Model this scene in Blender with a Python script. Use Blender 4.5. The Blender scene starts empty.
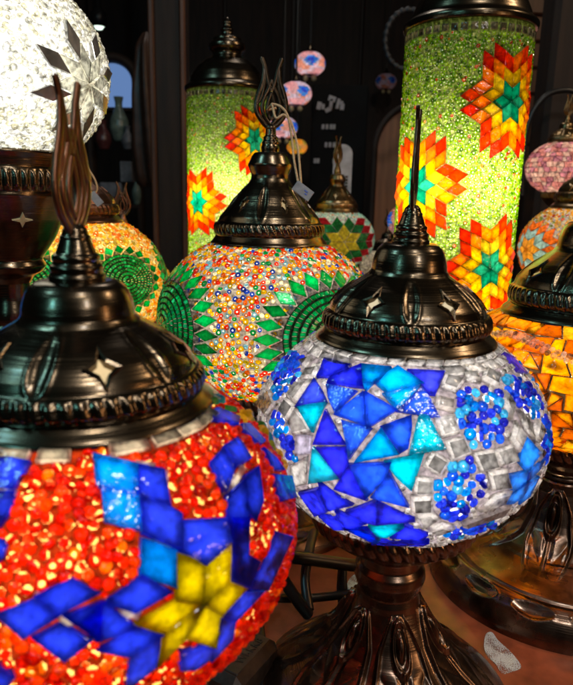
import bpy, math, random
import numpy as np
from mathutils import Vector, Matrix, kdtree
R0 = random.Random(7)
RNG = np.random.default_rng(11)
pi = math.pi
rad = math.radians
S = bpy.context.scene
COL = S.collection

# ------------------------------------------------------------------ camera
CAMZ, PITCH, ROLL, FPX = 0.274, rad(13.0), 0.022, 640.0
cF = np.array([0, math.cos(PITCH), -math.sin(PITCH)])
_u = np.array([0, math.sin(PITCH), math.cos(PITCH)])
_r = np.array([1.0, 0, 0])
cR = math.cos(ROLL) * _r + math.sin(ROLL) * _u
cU = -math.sin(ROLL) * _r + math.cos(ROLL) * _u
CAM = np.array([0, 0, CAMZ])
cam = bpy.data.cameras.new('camera')
cam.sensor_fit = 'HORIZONTAL'; cam.sensor_width = 36.0; cam.lens = 36.0 * FPX / 573.0
cam.clip_start = 0.01; cam.clip_end = 60
cam.dof.use_dof = True; cam.dof.focus_distance = 0.38; cam.dof.aperture_fstop = 22.0
camo = bpy.data.objects.new('camera', cam); COL.objects.link(camo)
M = Matrix(((cR[0], cU[0], -cF[0], 0), (cR[1], cU[1], -cF[1], 0), (cR[2], cU[2], -cF[2], CAMZ), (0, 0, 0, 1)))
camo.matrix_world = M
S.camera = camo

def ray(px, py):
    return cR * ((px - 286.5) / FPX) + cU * ((342.5 - py) / FPX) + cF
def W(px, py, Y):                       # where a line of sight meets the plane at distance Y
    d = ray(px, py); return CAM + d * (Y / d[1])
def T(px, py, z=0.0):                   # where it meets the table top
    d = ray(px, py); return CAM + d * ((z - CAMZ) / d[2])

# ------------------------------------------------------------------ materials
def newmat(name):
    m = bpy.data.materials.new(name); m.use_nodes = True
    nt = m.node_tree; nt.nodes.clear()
    out = nt.nodes.new('ShaderNodeOutputMaterial')
    return m, nt, out
def N(nt, kind, **kw):
    n = nt.nodes.new('ShaderNode' + kind)
    for k, v in kw.items():
        if k in n.inputs: n.inputs[k].default_value = v
        else: setattr(n, k, v)
    return n
def L(nt, a, b): nt.links.new(a, b)
def mixsh(nt, fac, a, b):
    m = N(nt, 'MixShader')
    if isinstance(fac, (int, float)): m.inputs[0].default_value = fac
    else: L(nt, fac, m.inputs[0])
    L(nt, a, m.inputs[1]); L(nt, b, m.inputs[2]); return m.outputs[0]
def bump_noise(nt, scale, strength, dist=0.001, detail=3.0, stretch=None):
    tc = N(nt, 'TexCoord'); vec = tc.outputs['Object']
    if stretch:
        mp = N(nt, 'Mapping'); mp.inputs['Scale'].default_value = stretch
        L(nt, vec, mp.inputs['Vector']); vec = mp.outputs[0]
    no = N(nt, 'TexNoise'); no.inputs['Scale'].default_value = scale; no.inputs['Detail'].default_value = detail
    L(nt, vec, no.inputs['Vector'])
    b = N(nt, 'Bump'); b.inputs['Strength'].default_value = strength; b.inputs['Distance'].default_value = dist
    L(nt, no.outputs[0], b.inputs['Height'])
    return b, no

def glass_mat(name, see=0.22, rough=0.22, clear=0.0, gloss=1.0, nscale=260, diff=0.2, lo=.55, hi=1.45, hue=.16):
    """coloured mosaic glass: colour from the piece itself, lets the bulb's light through"""
    m, nt, out = newmat(name)
    at = N(nt, 'Attribute', attribute_name='Col')
    b, no = bump_noise(nt, nscale, 0.55, 0.0012, 2.0)
    ramp = N(nt, 'MapRange'); ramp.inputs[1].default_value = .32; ramp.inputs[2].default_value = .68; ramp.inputs[3].default_value = lo; ramp.inputs[4].default_value = hi
    L(nt, no.outputs[0], ramp.inputs[0])
    sc = N(nt, 'VectorMath', operation='SCALE'); L(nt, at.outputs['Color'], sc.inputs[0]); L(nt, ramp.outputs[0], sc.inputs['Scale'])
    # streaks of paler glass drawn through each sheet
    tc = N(nt, 'TexCoord'); wv = N(nt, 'TexNoise'); wv.inputs['Scale'].default_value = nscale * .28; wv.inputs['Detail'].default_value = 4; wv.inputs['Distortion'].default_value = 1.6
    L(nt, tc.outputs['Object'], wv.inputs['Vector']); wr = N(nt, 'MapRange'); wr.inputs[1].default_value = .5; wr.inputs[2].default_value = .8; wr.inputs[4].default_value = hue
    L(nt, wv.outputs[0], wr.inputs[0]); pw = N(nt, 'Gamma'); pw.inputs[1].default_value = .55; L(nt, sc.outputs[0], pw.inputs[0])
    mx = N(nt, 'MixRGB'); L(nt, wr.outputs[0], mx.inputs[0]); L(nt, sc.outputs[0], mx.inputs[1]); L(nt, pw.outputs[0], mx.inputs[2])
    tr = N(nt, 'BsdfTranslucent'); L(nt, mx.outputs[0], tr.inputs['Color'])
    di = N(nt, 'BsdfDiffuse'); L(nt, at.outputs['Color'], di.inputs['Color']); L(nt, b.outputs[0], di.inputs['Normal'])
    re = N(nt, 'BsdfRefraction'); re.inputs['Roughness'].default_value = rough; re.inputs['IOR'].default_value = 1.12
    L(nt, at.outputs['Color'], re.inputs['Color']); L(nt, b.outputs[0], re.inputs['Normal'])
    s = mixsh(nt, diff, tr.outputs[0], di.outputs[0])
    s = mixsh(nt, see, s, re.outputs[0])
    if clear > 0:
        tp = N(nt, 'BsdfTransparent'); L(nt, at.outputs['Color'], tp.inputs['Color'])
        s = mixsh(nt, clear, s, tp.outputs[0])
    gl = N(nt, 'BsdfGlossy'); gl.inputs['Roughness'].default_value = 0.12; L(nt, b.outputs[0], gl.inputs['Normal'])
    fr = N(nt, 'Fresnel'); fr.inputs['IOR'].default_value = 1.45; L(nt, b.outputs[0], fr.inputs['Normal'])
    fm = N(nt, 'Math', operation='MULTIPLY'); L(nt, fr.outputs[0], fm.inputs[0]); fm.inputs[1].default_value = gloss
    geo = N(nt, 'NewGeometry')
    inv = N(nt, 'Math', operation='SUBTRACT'); inv.inputs[0].default_value = 1.0; L(nt, geo.outputs['Backfacing'], inv.inputs[1])
    f2 = N(nt, 'Math', operation='MULTIPLY'); L(nt, fm.outputs[0], f2.inputs[0]); L(nt, inv.outputs[0], f2.inputs[1])
    s = mixsh(nt, f2.outputs[0], s, gl.outputs[0])
    L(nt, s, out.inputs[0]); return m

def shell_mat(name, col, clear=0.0, var=0.25):
    """the bare frosted globe under the pieces"""
    m, nt, out = newmat(name)
    tc = N(nt, 'TexCoord'); no = N(nt, 'TexNoise'); no.inputs['Scale'].default_value = 90; no.inputs['Detail'].default_value = 4
    L(nt, tc.outputs['Object'], no.inputs['Vector'])
    rp = N(nt, 'ValToRGB'); e = rp.color_ramp.elements
    e[0].position = 0.35; e[0].color = (*[c * (1 - var) for c in col], 1); e[1].position = 0.62; e[1].color = (*col, 1)
    L(nt, no.outputs[0], rp.inputs[0])
    tr = N(nt, 'BsdfTranslucent'); L(nt, rp.outputs[0], tr.inputs[0])
    di = N(nt, 'BsdfDiffuse'); L(nt, rp.outputs[0], di.inputs[0])
    s = mixsh(nt, 0.18, tr.outputs[0], di.outputs[0])
    if clear > 0:
        tp = N(nt, 'BsdfTransparent'); s = mixsh(nt, clear, s, tp.outputs[0])
    L(nt, s, out.inputs[0]); return m
def grout_mat(name):
    m, nt, out = newmat(name)
    at = N(nt, 'Attribute', attribute_name='Col'); b, no = bump_noise(nt, 420, 0.6, 0.001, 3.0)
    mr = N(nt, 'MapRange'); mr.inputs[1].default_value = .3; mr.inputs[2].default_value = .75; mr.inputs[3].default_value = .35; mr.inputs[4].default_value = 2.1; L(nt, no.outputs[0], mr.inputs[0])
    sc = N(nt, 'VectorMath', operation='SCALE'); L(nt, at.outputs['Color'], sc.inputs[0]); L(nt, mr.outputs[0], sc.inputs['Scale'])
    tr = N(nt, 'BsdfTranslucent'); L(nt, sc.outputs[0], tr.inputs[0]); di = N(nt, 'BsdfDiffuse'); L(nt, sc.outputs[0], di.inputs[0]); L(nt, b.outputs[0], di.inputs['Normal'])
    L(nt, mixsh(nt, 0.45, tr.outputs[0], di.outputs[0]), out.inputs[0]); return m

def metal_mat(name, col, rough=0.3, brush=0.25, patina=0.5, spec=(0.02, 0.016, 0.014)):
    m, nt, out = newmat(name)
    p = N(nt, 'BsdfPrincipled'); p.inputs['Metallic'].default_value = 1.0
    b, no = bump_noise(nt, 1.0, brush, 0.0006, 3.0, stretch=(35, 35, 1600))
    tc = N(nt, 'TexCoord'); n2 = N(nt, 'TexNoise'); n2.inputs['Scale'].default_value = 55; n2.inputs['Detail'].default_value = 5
    L(nt, tc.outputs['Object'], n2.inputs['Vector'])
    rp = N(nt, 'ValToRGB'); e = rp.color_ramp.elements
    e[0].position = 0.32; e[0].color = (*[c * (1 - patina) for c in col], 1); e[1].position = 0.66; e[1].color = (*col, 1)
    L(nt, n2.outputs[0], rp.inputs[0]); L(nt, rp.outputs[0], p.inputs['Base Color'])
    mr = N(nt, 'MapRange'); mr.inputs[3].default_value = rough * 1.35; mr.inputs[4].default_value = rough * 0.7
    L(nt, n2.outputs[0], mr.inputs[0]); L(nt, mr.outputs[0], p.inputs['Roughness'])
    L(nt, b.outputs[0], p.inputs['Normal'])
    p.inputs['Coat Weight'].default_value = 0.25; p.inputs['Coat Roughness'].default_value = 0.15
    L(nt, p.outputs[0], out.inputs[0]); return m

def plain_mat(name, col, rough=0.5, metallic=0.0, nscale=40, var=0.35, bump=0.2, stretch=None):
    m, nt, out = newmat(name)
    p = N(nt, 'BsdfPrincipled'); p.inputs['Metallic'].default_value = metallic; p.inputs['Roughness'].default_value = rough
    b, no = bump_noise(nt, nscale, bump, 0.001, 4.0, stretch)
    rp = N(nt, 'ValToRGB'); e = rp.color_ramp.elements
    e[0].position = 0.3; e[0].color = (*[c * (1 - var) for c in col], 1); e[1].position = 0.7; e[1].color = (*[min(1, c * (1 + var)) for c in col], 1)
    L(nt, no.outputs[0], rp.inputs[0]); L(nt, rp.outputs[0], p.inputs['Base Color']); L(nt, b.outputs[0], p.inputs['Normal'])
    L(nt, p.outputs[0], out.inputs[0]); return m

def emit_mat(name, col, strength):
    m, nt, out = newmat(name)
    e = N(nt, 'Emission'); e.inputs[0].default_value = (*col, 1); e.inputs[1].default_value = strength
    L(nt, e.outputs[0], out.inputs[0]); return m

GROUT = grout_mat('grout'); GCOL = [np.array((.3, .28, .28))]
G = glass_mat('mosaic_glass', see=.12, diff=.08)
GB = glass_mat('bead_glass', diff=.08, see=0.25, rough=0.3, nscale=500, gloss=.7, lo=.7, hi=1.3, hue=.15)
GC = glass_mat('clear_glass', see=0.22, rough=0.18, clear=0.10, gloss=1.4, nscale=300, diff=0.15, lo=.10, hi=1.9, hue=0)
BRONZE = metal_mat('dark_bronze', (0.155, 0.115, 0.072), 0.23, brush=.28, patina=.65)
BRASS = metal_mat('aged_brass', (0.30, 0.19, 0.08), 0.3)
BASEM = metal_mat('bronze_base', (0.25, 0.165, 0.12), 0.27, brush=0.2, patina=0.8)
FINM = metal_mat('blackened_bronze', (0.075, 0.055, 0.038), 0.26)
COPPER = metal_mat('copper_brown', (0.22, 0.105, 0.065), 0.34)
INLAY = plain_mat('pale_inlay', (0.50, 0.42, 0.24), 0.3, 0.15, 300, 0.2, 0.4)
FROST, _nt, _o = newmat('frosted_window')
_t = N(_nt, 'BsdfTranslucent'); _t.inputs[0].default_value = (.42, .36, .24, 1); _d = N(_nt, 'BsdfDiffuse'); _d.inputs[0].default_value = (.6, .5, .33, 1)
L(_nt, mixsh(_nt, .3, _t.outputs[0], _d.outputs[0]), _o.inputs[0])
MIRROR = plain_mat('smoked_mirror', (0.50, 0.49, 0.47), 0.22, 0.8, 90, 0.5, 0.15)
BLACK = plain_mat('black_rubber', (0.012, 0.012, 0.013), 0.38, 0, 60, 0.4, 0.1)
DARKPL = plain_mat('dark_brown_plastic', (0.030, 0.018, 0.012), 0.38, 0, 300, 0.3, 0.15)
STRING = plain_mat('tan_string', (0.55, 0.36, 0.2), 0.7, 0, 900, 0.3, 0.6)
PAPER = plain_mat('pale_tag_card', (0.20, 0.21, 0.24), 0.3, 0, 200, 0.25, 0.2)
WHITE = plain_mat('white_paint', (0.7, 0.7, 0.74), 0.5, 0, 60, 0.1, 0.1)
WOOD_D = plain_mat('dark_wood', (0.020, 0.0085, 0.005), 0.7, 0, 9, 0.6, 0.35, (6, 6, 0.6))
WOOD_R = plain_mat('reddish_wood', (0.11, 0.042, 0.022), 0.45, 0, 9, 0.5, 0.35, (6, 6, 0.6))
BOARD = plain_mat('black_board', (0.003, 0.003, 0.0035), 0.85, 0, 30, 0.3, 0.1)

# ------------------------------------------------------------------ mesh building
class MB:
    def __init__(s): s.v = []; s.f = []; s.n = 0
    def add(s, V, F, col=(1, 1, 1), mat=0, smooth=False):
        V = np.asarray(V, float).reshape(-1, 3); F = np.asarray(F, int)
        c = np.asarray(col, float)
        if c.ndim == 1: c = np.tile(c, (len(F), 1))
        s.v.append(V); s.f.append((F + s.n, c, mat, smooth)); s.n += len(V)
    def build(s, name, mats, parent=None, loc=(0, 0, 0)):
        me = bpy.data.meshes.new(name)
        V = np.concatenate(s.v); me.vertices.add(len(V)); me.vertices.foreach_set('co', V.astype(np.float32).ravel())
        loops = np.concatenate([f.ravel() for f, _, _, _ in s.f])
        sizes = np.concatenate([np.full(len(f), f.shape[1]) for f, _, _, _ in s.f])
        starts = np.concatenate([[0], np.cumsum(sizes)[:-1]])
        me.loops.add(len(loops)); me.loops.foreach_set('vertex_index', loops.astype(np.int32))
        me.polygons.add(len(sizes)); me.polygons.foreach_set('loop_start', starts.astype(np.int32))
        me.polygons.foreach_set('material_index', np.concatenate([np.full(len(f), m) for f, _, m, _ in s.f]).astype(np.int32))
        me.polygons.foreach_set('use_smooth', np.concatenate([np.full(len(f), sm) for f, _, _, sm in s.f]).astype(bool))
        cols = np.repeat(np.concatenate([c for _, c, _, _ in s.f]), sizes, axis=0)
        me.update(calc_edges=True)
        if not isinstance(mats, (list, tuple)): mats = [mats]
        for m in mats: me.materials.append(m)
        a = me.color_attributes.new('Col', 'FLOAT_COLOR', 'CORNER')
        a.data.foreach_set('color', np.concatenate([cols, np.ones((len(cols), 1))], 1).astype(np.float32).ravel())
        o = bpy.data.objects.new(name, me); COL.objects.link(o); o.location = loc
        if parent: o.parent = parent
        return o

def grid_faces(nu, nv, wrap=True):
    F = []
    i = np.arange(nu); j = np.arange(nv - 1)
    if not wrap: i = i[:-1]
    I, J = np.meshgrid(i, j, indexing='ij'); I = I.ravel(); J = J.ravel(); I2 = (I + 1) % nu
    return np.stack([I * nv + J, I2 * nv + J, I2 * nv + J + 1, I * nv + J + 1], 1)

def resample(prof, n, smooth=1):
    p = np.array(prof, float); d = np.concatenate([[0], np.cumsum(np.hypot(*np.diff(p, axis=0).T))])
    t = np.linspace(0, d[-1], n); q = np.stack([np.interp(t, d, p[:, 0]), np.interp(t, d, p[:, 1])], 1)
    for _ in range(smooth): q[1:-1] = 0.25 * q[:-2] + 0.5 * q[1:-1] + 0.25 * q[2:]
    return q
def lathe(mb, prof, nseg=64, n=None, disp=None, mat=0, smooth=1, col=(1, 1, 1)):
    q = resample(prof, n, smooth) if n else np.array(prof, float)
    th = np.linspace(0, 2 * pi, nseg, endpoint=False)
    TH, K = np.meshgrid(th, np.arange(len(q)), indexing='ij')
    r = q[K, 0]; z = q[K, 1]
    if disp is not None:
        dr, dz = disp(TH, r, z); r = np.maximum(r + dr, 1e-5); z = z + dz
    V = np.stack([r * np.cos(TH), r * np.sin(TH), z], -1).reshape(-1, 3)
    mb.add(V, grid_faces(nseg, len(q)), col, mat, True)

def box(mb, c, s, rot=None, bev=0.0, mat=0, col=(1, 1, 1)):
    """box with chamfered edges"""
    h = np.array(s, float) / 2; b = min(bev, min(h) * 0.9)
    import itertools
    if b <= 0:
        V = np.array(list(itertools.product(*[(-x, x) for x in h])))
        F = [[0, 1, 3, 2], [4, 6, 7, 5], [0, 4, 5, 1], [2, 3, 7, 6], [0, 2, 6, 4], [1, 5, 7, 3]]
        P = V
    else:
        P = []; idx = {}
        for sx, sy, sz in itertools.product((-1, 1), repeat=3):
            sg = np.array((sx, sy, sz))
            for ax in range(3):
                v = sg * (h - b); v[ax] = sg[ax] * h[ax]; idx[(sx, sy, sz, ax)] = len(P); P.append(v)
        P = np.array(P); F = []; F3 = []
        for ax in range(3):
            a1, a2 = [a for a in range(3) if a != ax]
            for sg in (-1, 1):
                k = []
                for u, w in ((-1, -1), (1, -1), (1, 1), (-1, 1)):
                    s3 = [0, 0, 0]; s3[ax] = sg; s3[a1] = u; s3[a2] = w; k.append(idx[(*s3, ax)])
                F.append(k)
            for u, w in itertools.product((-1, 1), repeat=2):
                A = [0, 0, 0]; A[a1] = u; A[a2] = w; B = list(A); A[ax] = -1; B[ax] = 1
                F.append([idx[(*A, a1)], idx[(*B, a1)], idx[(*B, a2)], idx[(*A, a2)]])
        for sg in itertools.product((-1, 1), repeat=3): F3.append([idx[(*sg, a)] for a in range(3)])
    if rot is not None: P = P @ np.array(rot).T
    P = P + np.array(c)
    def orient(F):
        out = []
        for f in F:
            a, b_, c_ = P[f[0]], P[f[1]], P[f[2]]
            if np.dot(np.cross(b_ - a, c_ - a), (np.mean(P[f], 0) - np.array(c))) < 0: f = f[::-1]
            out.append(f)
        return out
    mb.add(P, orient(F), col, mat)
    if b > 0: mb.f.append((np.array(orient(F3)) + mb.n - len(P), np.tile(np.array(col, float), (8, 1)), mat, False))

def crom(pts, n=8, closed=False):
    p = np.array(pts, float); out = []; m = len(p)
    rng = range(m if closed else m - 1)
    for i in rng:
        if closed: a, b, c, d = p[(i - 1) % m], p[i], p[(i + 1) % m], p[(i + 2) % m]
        else: a, b, c, d = p[max(i - 1, 0)], p[i], p[i + 1], p[min(i + 2, m - 1)]
        for t in np.linspace(0, 1, n, endpoint=False):
            out.append(0.5 * ((2 * b) + (c - a) * t + (2 * a - 5 * b + 4 * c - d) * t * t + (3 * b - a - 3 * c + d) * t ** 3))
    if not closed: out.append(p[-1])
    return np.array(out)
def tube(mb, pts, r, seg=8, r2=None, up=None, closed=False, mat=0, col=(1, 1, 1), taper=None):
    p = np.array(pts, float); n = len(p); r2 = r if r2 is None else r2
    t = np.gradient(p, axis=0)
    if closed: t = np.roll(p, -1, 0) - np.roll(p, 1, 0)
    t /= np.linalg.norm(t, axis=1, keepdims=True) + 1e-12
    if up is None:
        w = np.array([0.13, 0.31, 0.94]); 
        B = np.cross(t, w); 
    else: B = np.cross(t, np.array(up, float))
    B /= np.linalg.norm(B, axis=1, keepdims=True) + 1e-9
    A = np.cross(B, t)
    a = np.linspace(0, 2 * pi, seg, endpoint=False)
    k = np.ones(n) if taper is None else np.asarray(taper)
    V = p[:, None, :] + k[:, None, None] * (B[:, None, :] * (r * np.cos(a))[None, :, None] + A[:, None, :] * (r2 * np.sin(a))[None, :, None])
    V = V.transpose(1, 0, 2).reshape(-1, 3)
    F = grid_faces(seg, n)
    if closed:
        i = np.arange(seg); i2 = (i + 1) % seg
        F = np.concatenate([F, np.stack([i * n + n - 1, i2 * n + n - 1, i2 * n, i * n], 1)])
    mb.add(V, F, col, mat, True)
    if not closed:
        for e in (0, n - 1):
            c = np.concatenate([[p[e]], V.reshape(seg, n, 3)[:, e]]); i = np.arange(seg)
            mb.add(c, np.stack([np.zeros(seg, int), 1 + i, 1 + (i + 1) % seg], 1), col, mat, True)

def tag(o, label=None, cat=None, group=None, kind=None):
    if label: o['label'] = label
    if cat: o['category'] = cat
    if group: o['group'] = group
    if kind: o['kind'] = kind
    return o
def empty(name, loc, label, cat, group=None):
    o = bpy.data.objects.new(name, None); o.empty_display_size = 0.02; COL.objects.link(o); o.location = [float(x) for x in loc]
    return tag(o, label, cat, group)

# ------------------------------------------------------------------ mosaic pieces
def unit(v): return v / (np.linalg.norm(v, axis=-1, keepdims=True) + 1e-12)
class Ell:
    def __init__(s, a, b): s.a, s.b = a, b; s.k = np.array([a, a, b])
    def pt(s, u): return unit(np.asarray(u, float)) * s.k
    def nrm(s, u): return unit(unit(np.asarray(u, float)) / s.k)
    def ll(s, lon, lat):                # lon 0 looks towards -y (to the camera side), positive to the right
        return np.stack([np.sin(lon) * np.cos(lat), -np.cos(lon) * np.cos(lat), np.sin(lat)], -1)
    def around(s, lon, lat, r, ang):    # chart round a point of the globe: r in radians, angle anticlockwise from the right
        c = s.ll(np.array(lon), np.array(lat)); e = np.array([math.cos(lon), math.sin(lon), 0]); n = np.cross(c, e)
        n = n if n[2] > 0 else -n
        r = np.asarray(r, float)[..., None]; ang = np.asarray(ang, float)[..., None]
        return np.cos(r) * c + np.sin(r) * (np.cos(ang) * e + np.sin(ang) * n)
def tile(mb, P, nrm, col, h=0.0018, bev=0.0003, gap=0.0003, mat=0, tilt=0.035, jit=0.12):
    P = np.array(P, float); c = P.mean(0)
    nv = unit(np.array(nrm, float) + RNG.normal(0, tilt, 3))
    D = P - c; D = D - np.outer(D @ nv, nv)
    ar = np.cross(D, np.roll(D, -1, 0)).sum(0) @ nv
    if ar < 0: D = D[::-1]
    Rm = np.linalg.norm(D, axis=1).mean() + 1e-9
    k = max(0.3, 1 - gap / Rm); D = D * k; k2 = max(0.3, 1 - bev * 1.2 / Rm)
    h = h * RNG.uniform(0.85, 1.15)
    n = len(D); V = np.concatenate([c + D - nv * 0.0012, c + D + nv * (h - bev), c + D * k2 + nv * h, [c + nv * (h + 0.0001)]])
    i = np.arange(n); j = (i + 1) % n
    cc = np.clip(np.array(col) * RNG.uniform(1 - jit, 1 + jit), 0, 1); top = cc
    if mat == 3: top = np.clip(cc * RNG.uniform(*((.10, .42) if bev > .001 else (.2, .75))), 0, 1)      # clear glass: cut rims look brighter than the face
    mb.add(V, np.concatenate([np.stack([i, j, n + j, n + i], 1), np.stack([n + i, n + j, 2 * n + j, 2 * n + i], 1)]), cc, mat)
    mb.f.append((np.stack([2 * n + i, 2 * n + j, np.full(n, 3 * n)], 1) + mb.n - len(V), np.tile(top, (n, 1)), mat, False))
def stamp(mb, TV, TF, P, nrm, size, cols, mat=0, tilt=0.25, smooth=True, squash=(0.85, 1.15)):
    """copies of a small piece (template verts, faces) at points P with normals"""
    P = np.asarray(P); n = len(P)
    if n == 0: return
    nz = unit(np.asarray(nrm) + RNG.normal(0, tilt, (n, 3)))
    ax = unit(np.cross(nz, unit(RNG.normal(0, 1, (n, 3))))); ay = np.cross(nz, ax)
    sz = np.asarray(size) * np.ones(n); sx = sz * RNG.uniform(*squash, n)
    V = P[:, None] + ax[:, None] * (TV[None, :, 0:1] * sx[:, None, None]) + ay[:, None] * (TV[None, :, 1:2] * sz[:, None, None]) + nz[:, None] * (TV[None, :, 2:3] * sz[:, None, None])
    for F in TF:
        FF = (F[None] + (np.arange(n) * len(TV))[:, None, None]).reshape(-1, F.shape[1])
        mb.f.append((FF + mb.n, np.repeat(np.asarray(cols, float), len(F), axis=0), mat, smooth))
    mb.v.append(V.reshape(-1, 3)); mb.n += n * len(TV)
def ring_bead(seg=9, arc=4, hole=0.36):
    R = (1 + hole) / 2; rr = (1 - hole) / 2
    a = np.linspace(0, 2 * pi, seg, endpoint=False); b = np.linspace(-0.25, pi + 0.25, arc)
    A, B = np.meshgrid(a, b, indexing='ij'); rad_ = R + rr * np.cos(B)
    V = np.stack([rad_ * np.cos(A), rad_ * np.sin(A), rr * 1.5 * np.sin(B)], -1).reshape(-1, 3)
    return V, [grid_faces(seg, arc)]
def dome_bead(seg=7):
    a = np.linspace(0, 2 * pi, seg, endpoint=False)
    V = [[0, 0, .75]] + [[.62 * math.cos(x), .62 * math.sin(x), .58] for x in a] + [[math.cos(x), math.sin(x), .0] for x in a]
    i = np.arange(seg); j = (i + 1) % seg
    return np.array(V), [np.stack([np.zeros(seg, int), 1 + i, 1 + j], 1), np.stack([1 + i, 1 + seg + i, 1 + seg + j, 1 + j], 1)]
RB = ring_bead(9, 4, .28); RBF = ring_bead(12, 5, 0.3); DB = dome_bead(); RBB = ring_bead(12, 5, .17); RBC = ring_bead(10, 5, .06); RBO = ring_bead(12, 4, .40); RBS = ring_bead(7, 3, 0.3)

def outline_pts(P, step=0.0011):
    P = np.array(P); c = P.mean(0); out = []
    rm = np.linalg.norm(P - c, axis=1).max() + 1e-9
    A, B = P, np.roll(P, -1, 0); ir = min(np.linalg.norm(np.cross(c - a, b - a)) / (np.linalg.norm(b - a) + 1e-9) for a, b in zip(A, B)) + 1e-9
    for k in np.append(np.arange(max(.25, 1 - .0012 / ir), 0, -step / rm), 0.02):
        Q = c + (P - c) * k
        for a, b in zip(Q, np.roll(Q, -1, 0)):
            m = max(1, int(np.linalg.norm(b - a) / step)); out += [a + (b - a) * t / m for t in range(m)]
    return out
def paint_shell(mb, V, F, cov, margin=-0.0001):
    """glass under the pieces, grout between them"""
    V = V.reshape(-1, 3); C = V[F].mean(1); kd = kdtree.KDTree(len(cov))
    for i, (p, r, _) in enumerate(cov): kd.insert(p, i)
    kd.balance(); under = np.zeros(len(F), int)
    for k in range(len(C)):
        _, i, d = kd.find(C[k]); under[k] = (1 + cov[i][2]) if d < cov[i][1] + margin else 0
    nz = np.clip(GCOL[0] * RNG.uniform(.85, 1.15, (len(F), 1)), 0, 1)
    mb.add(V, F[under == 1], (1, 1, 1), 2, True)
    for k, m in ((2, 6), (0, 5)):
        if (under == k).any(): mb.f.append((F[under == k] + mb.n - len(V), nz[under == k], m, True))


class Claim:                            # keeps pieces from growing into one another
    def __init__(s, cell): s.c = cell; s.d = {}
    def key(s, p): return tuple(np.floor(p / s.c).astype(int))
    def near(s, p, r):
        k = s.key(p)
        for x in (-1, 0, 1):
            for y in (-1, 0, 1):
                for z in (-1, 0, 1):
                    for q, rq in s.d.get((k[0] + x, k[1] + y, k[2] + z), ()):
                        if (q[0] - p[0]) ** 2 + (q[1] - p[1]) ** 2 + (q[2] - p[2]) ** 2 < (r + rq) ** 2: return True
        return False
    def put(s, p, r): s.d.setdefault(s.key(p), []).append((p, r))
    def put_poly(s, P, step=0.0012):
        P = np.array(P); c = P.mean(0)
        for k in np.arange(1, 0, -step / (np.linalg.norm(P - c, axis=1).max() + 1e-9)):
            Q = c + (P - c) * k
            for a, b in zip(Q, np.roll(Q, -1, 0)):
                m = max(1, int(np.linalg.norm(b - a) / step))
                for t in range(m): s.put(a + (b - a) * t / m, 0.0003)
def inpoly(P, poly):
    x, y = P[:, 0], P[:, 1]; r = np.zeros(len(P), bool); p = np.array(poly)
    for (x1, y1), (x2, y2) in zip(p, np.roll(p, -1, 0)):
        c = ((y1 > y) != (y2 > y)) & (x < (x2 - x1) * (y - y1) / (y2 - y1 + 1e-12) + x1); r ^= c
    return r
def pick(pal, n):
    w = np.array([p[1] for p in pal], float); k = RNG.choice(len(pal), n, p=w / w.sum())
    return np.clip(np.array([p[0] for p in pal])[k] * RNG.uniform(0.8, 1.2, (n, 1)), 0, 1)

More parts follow.
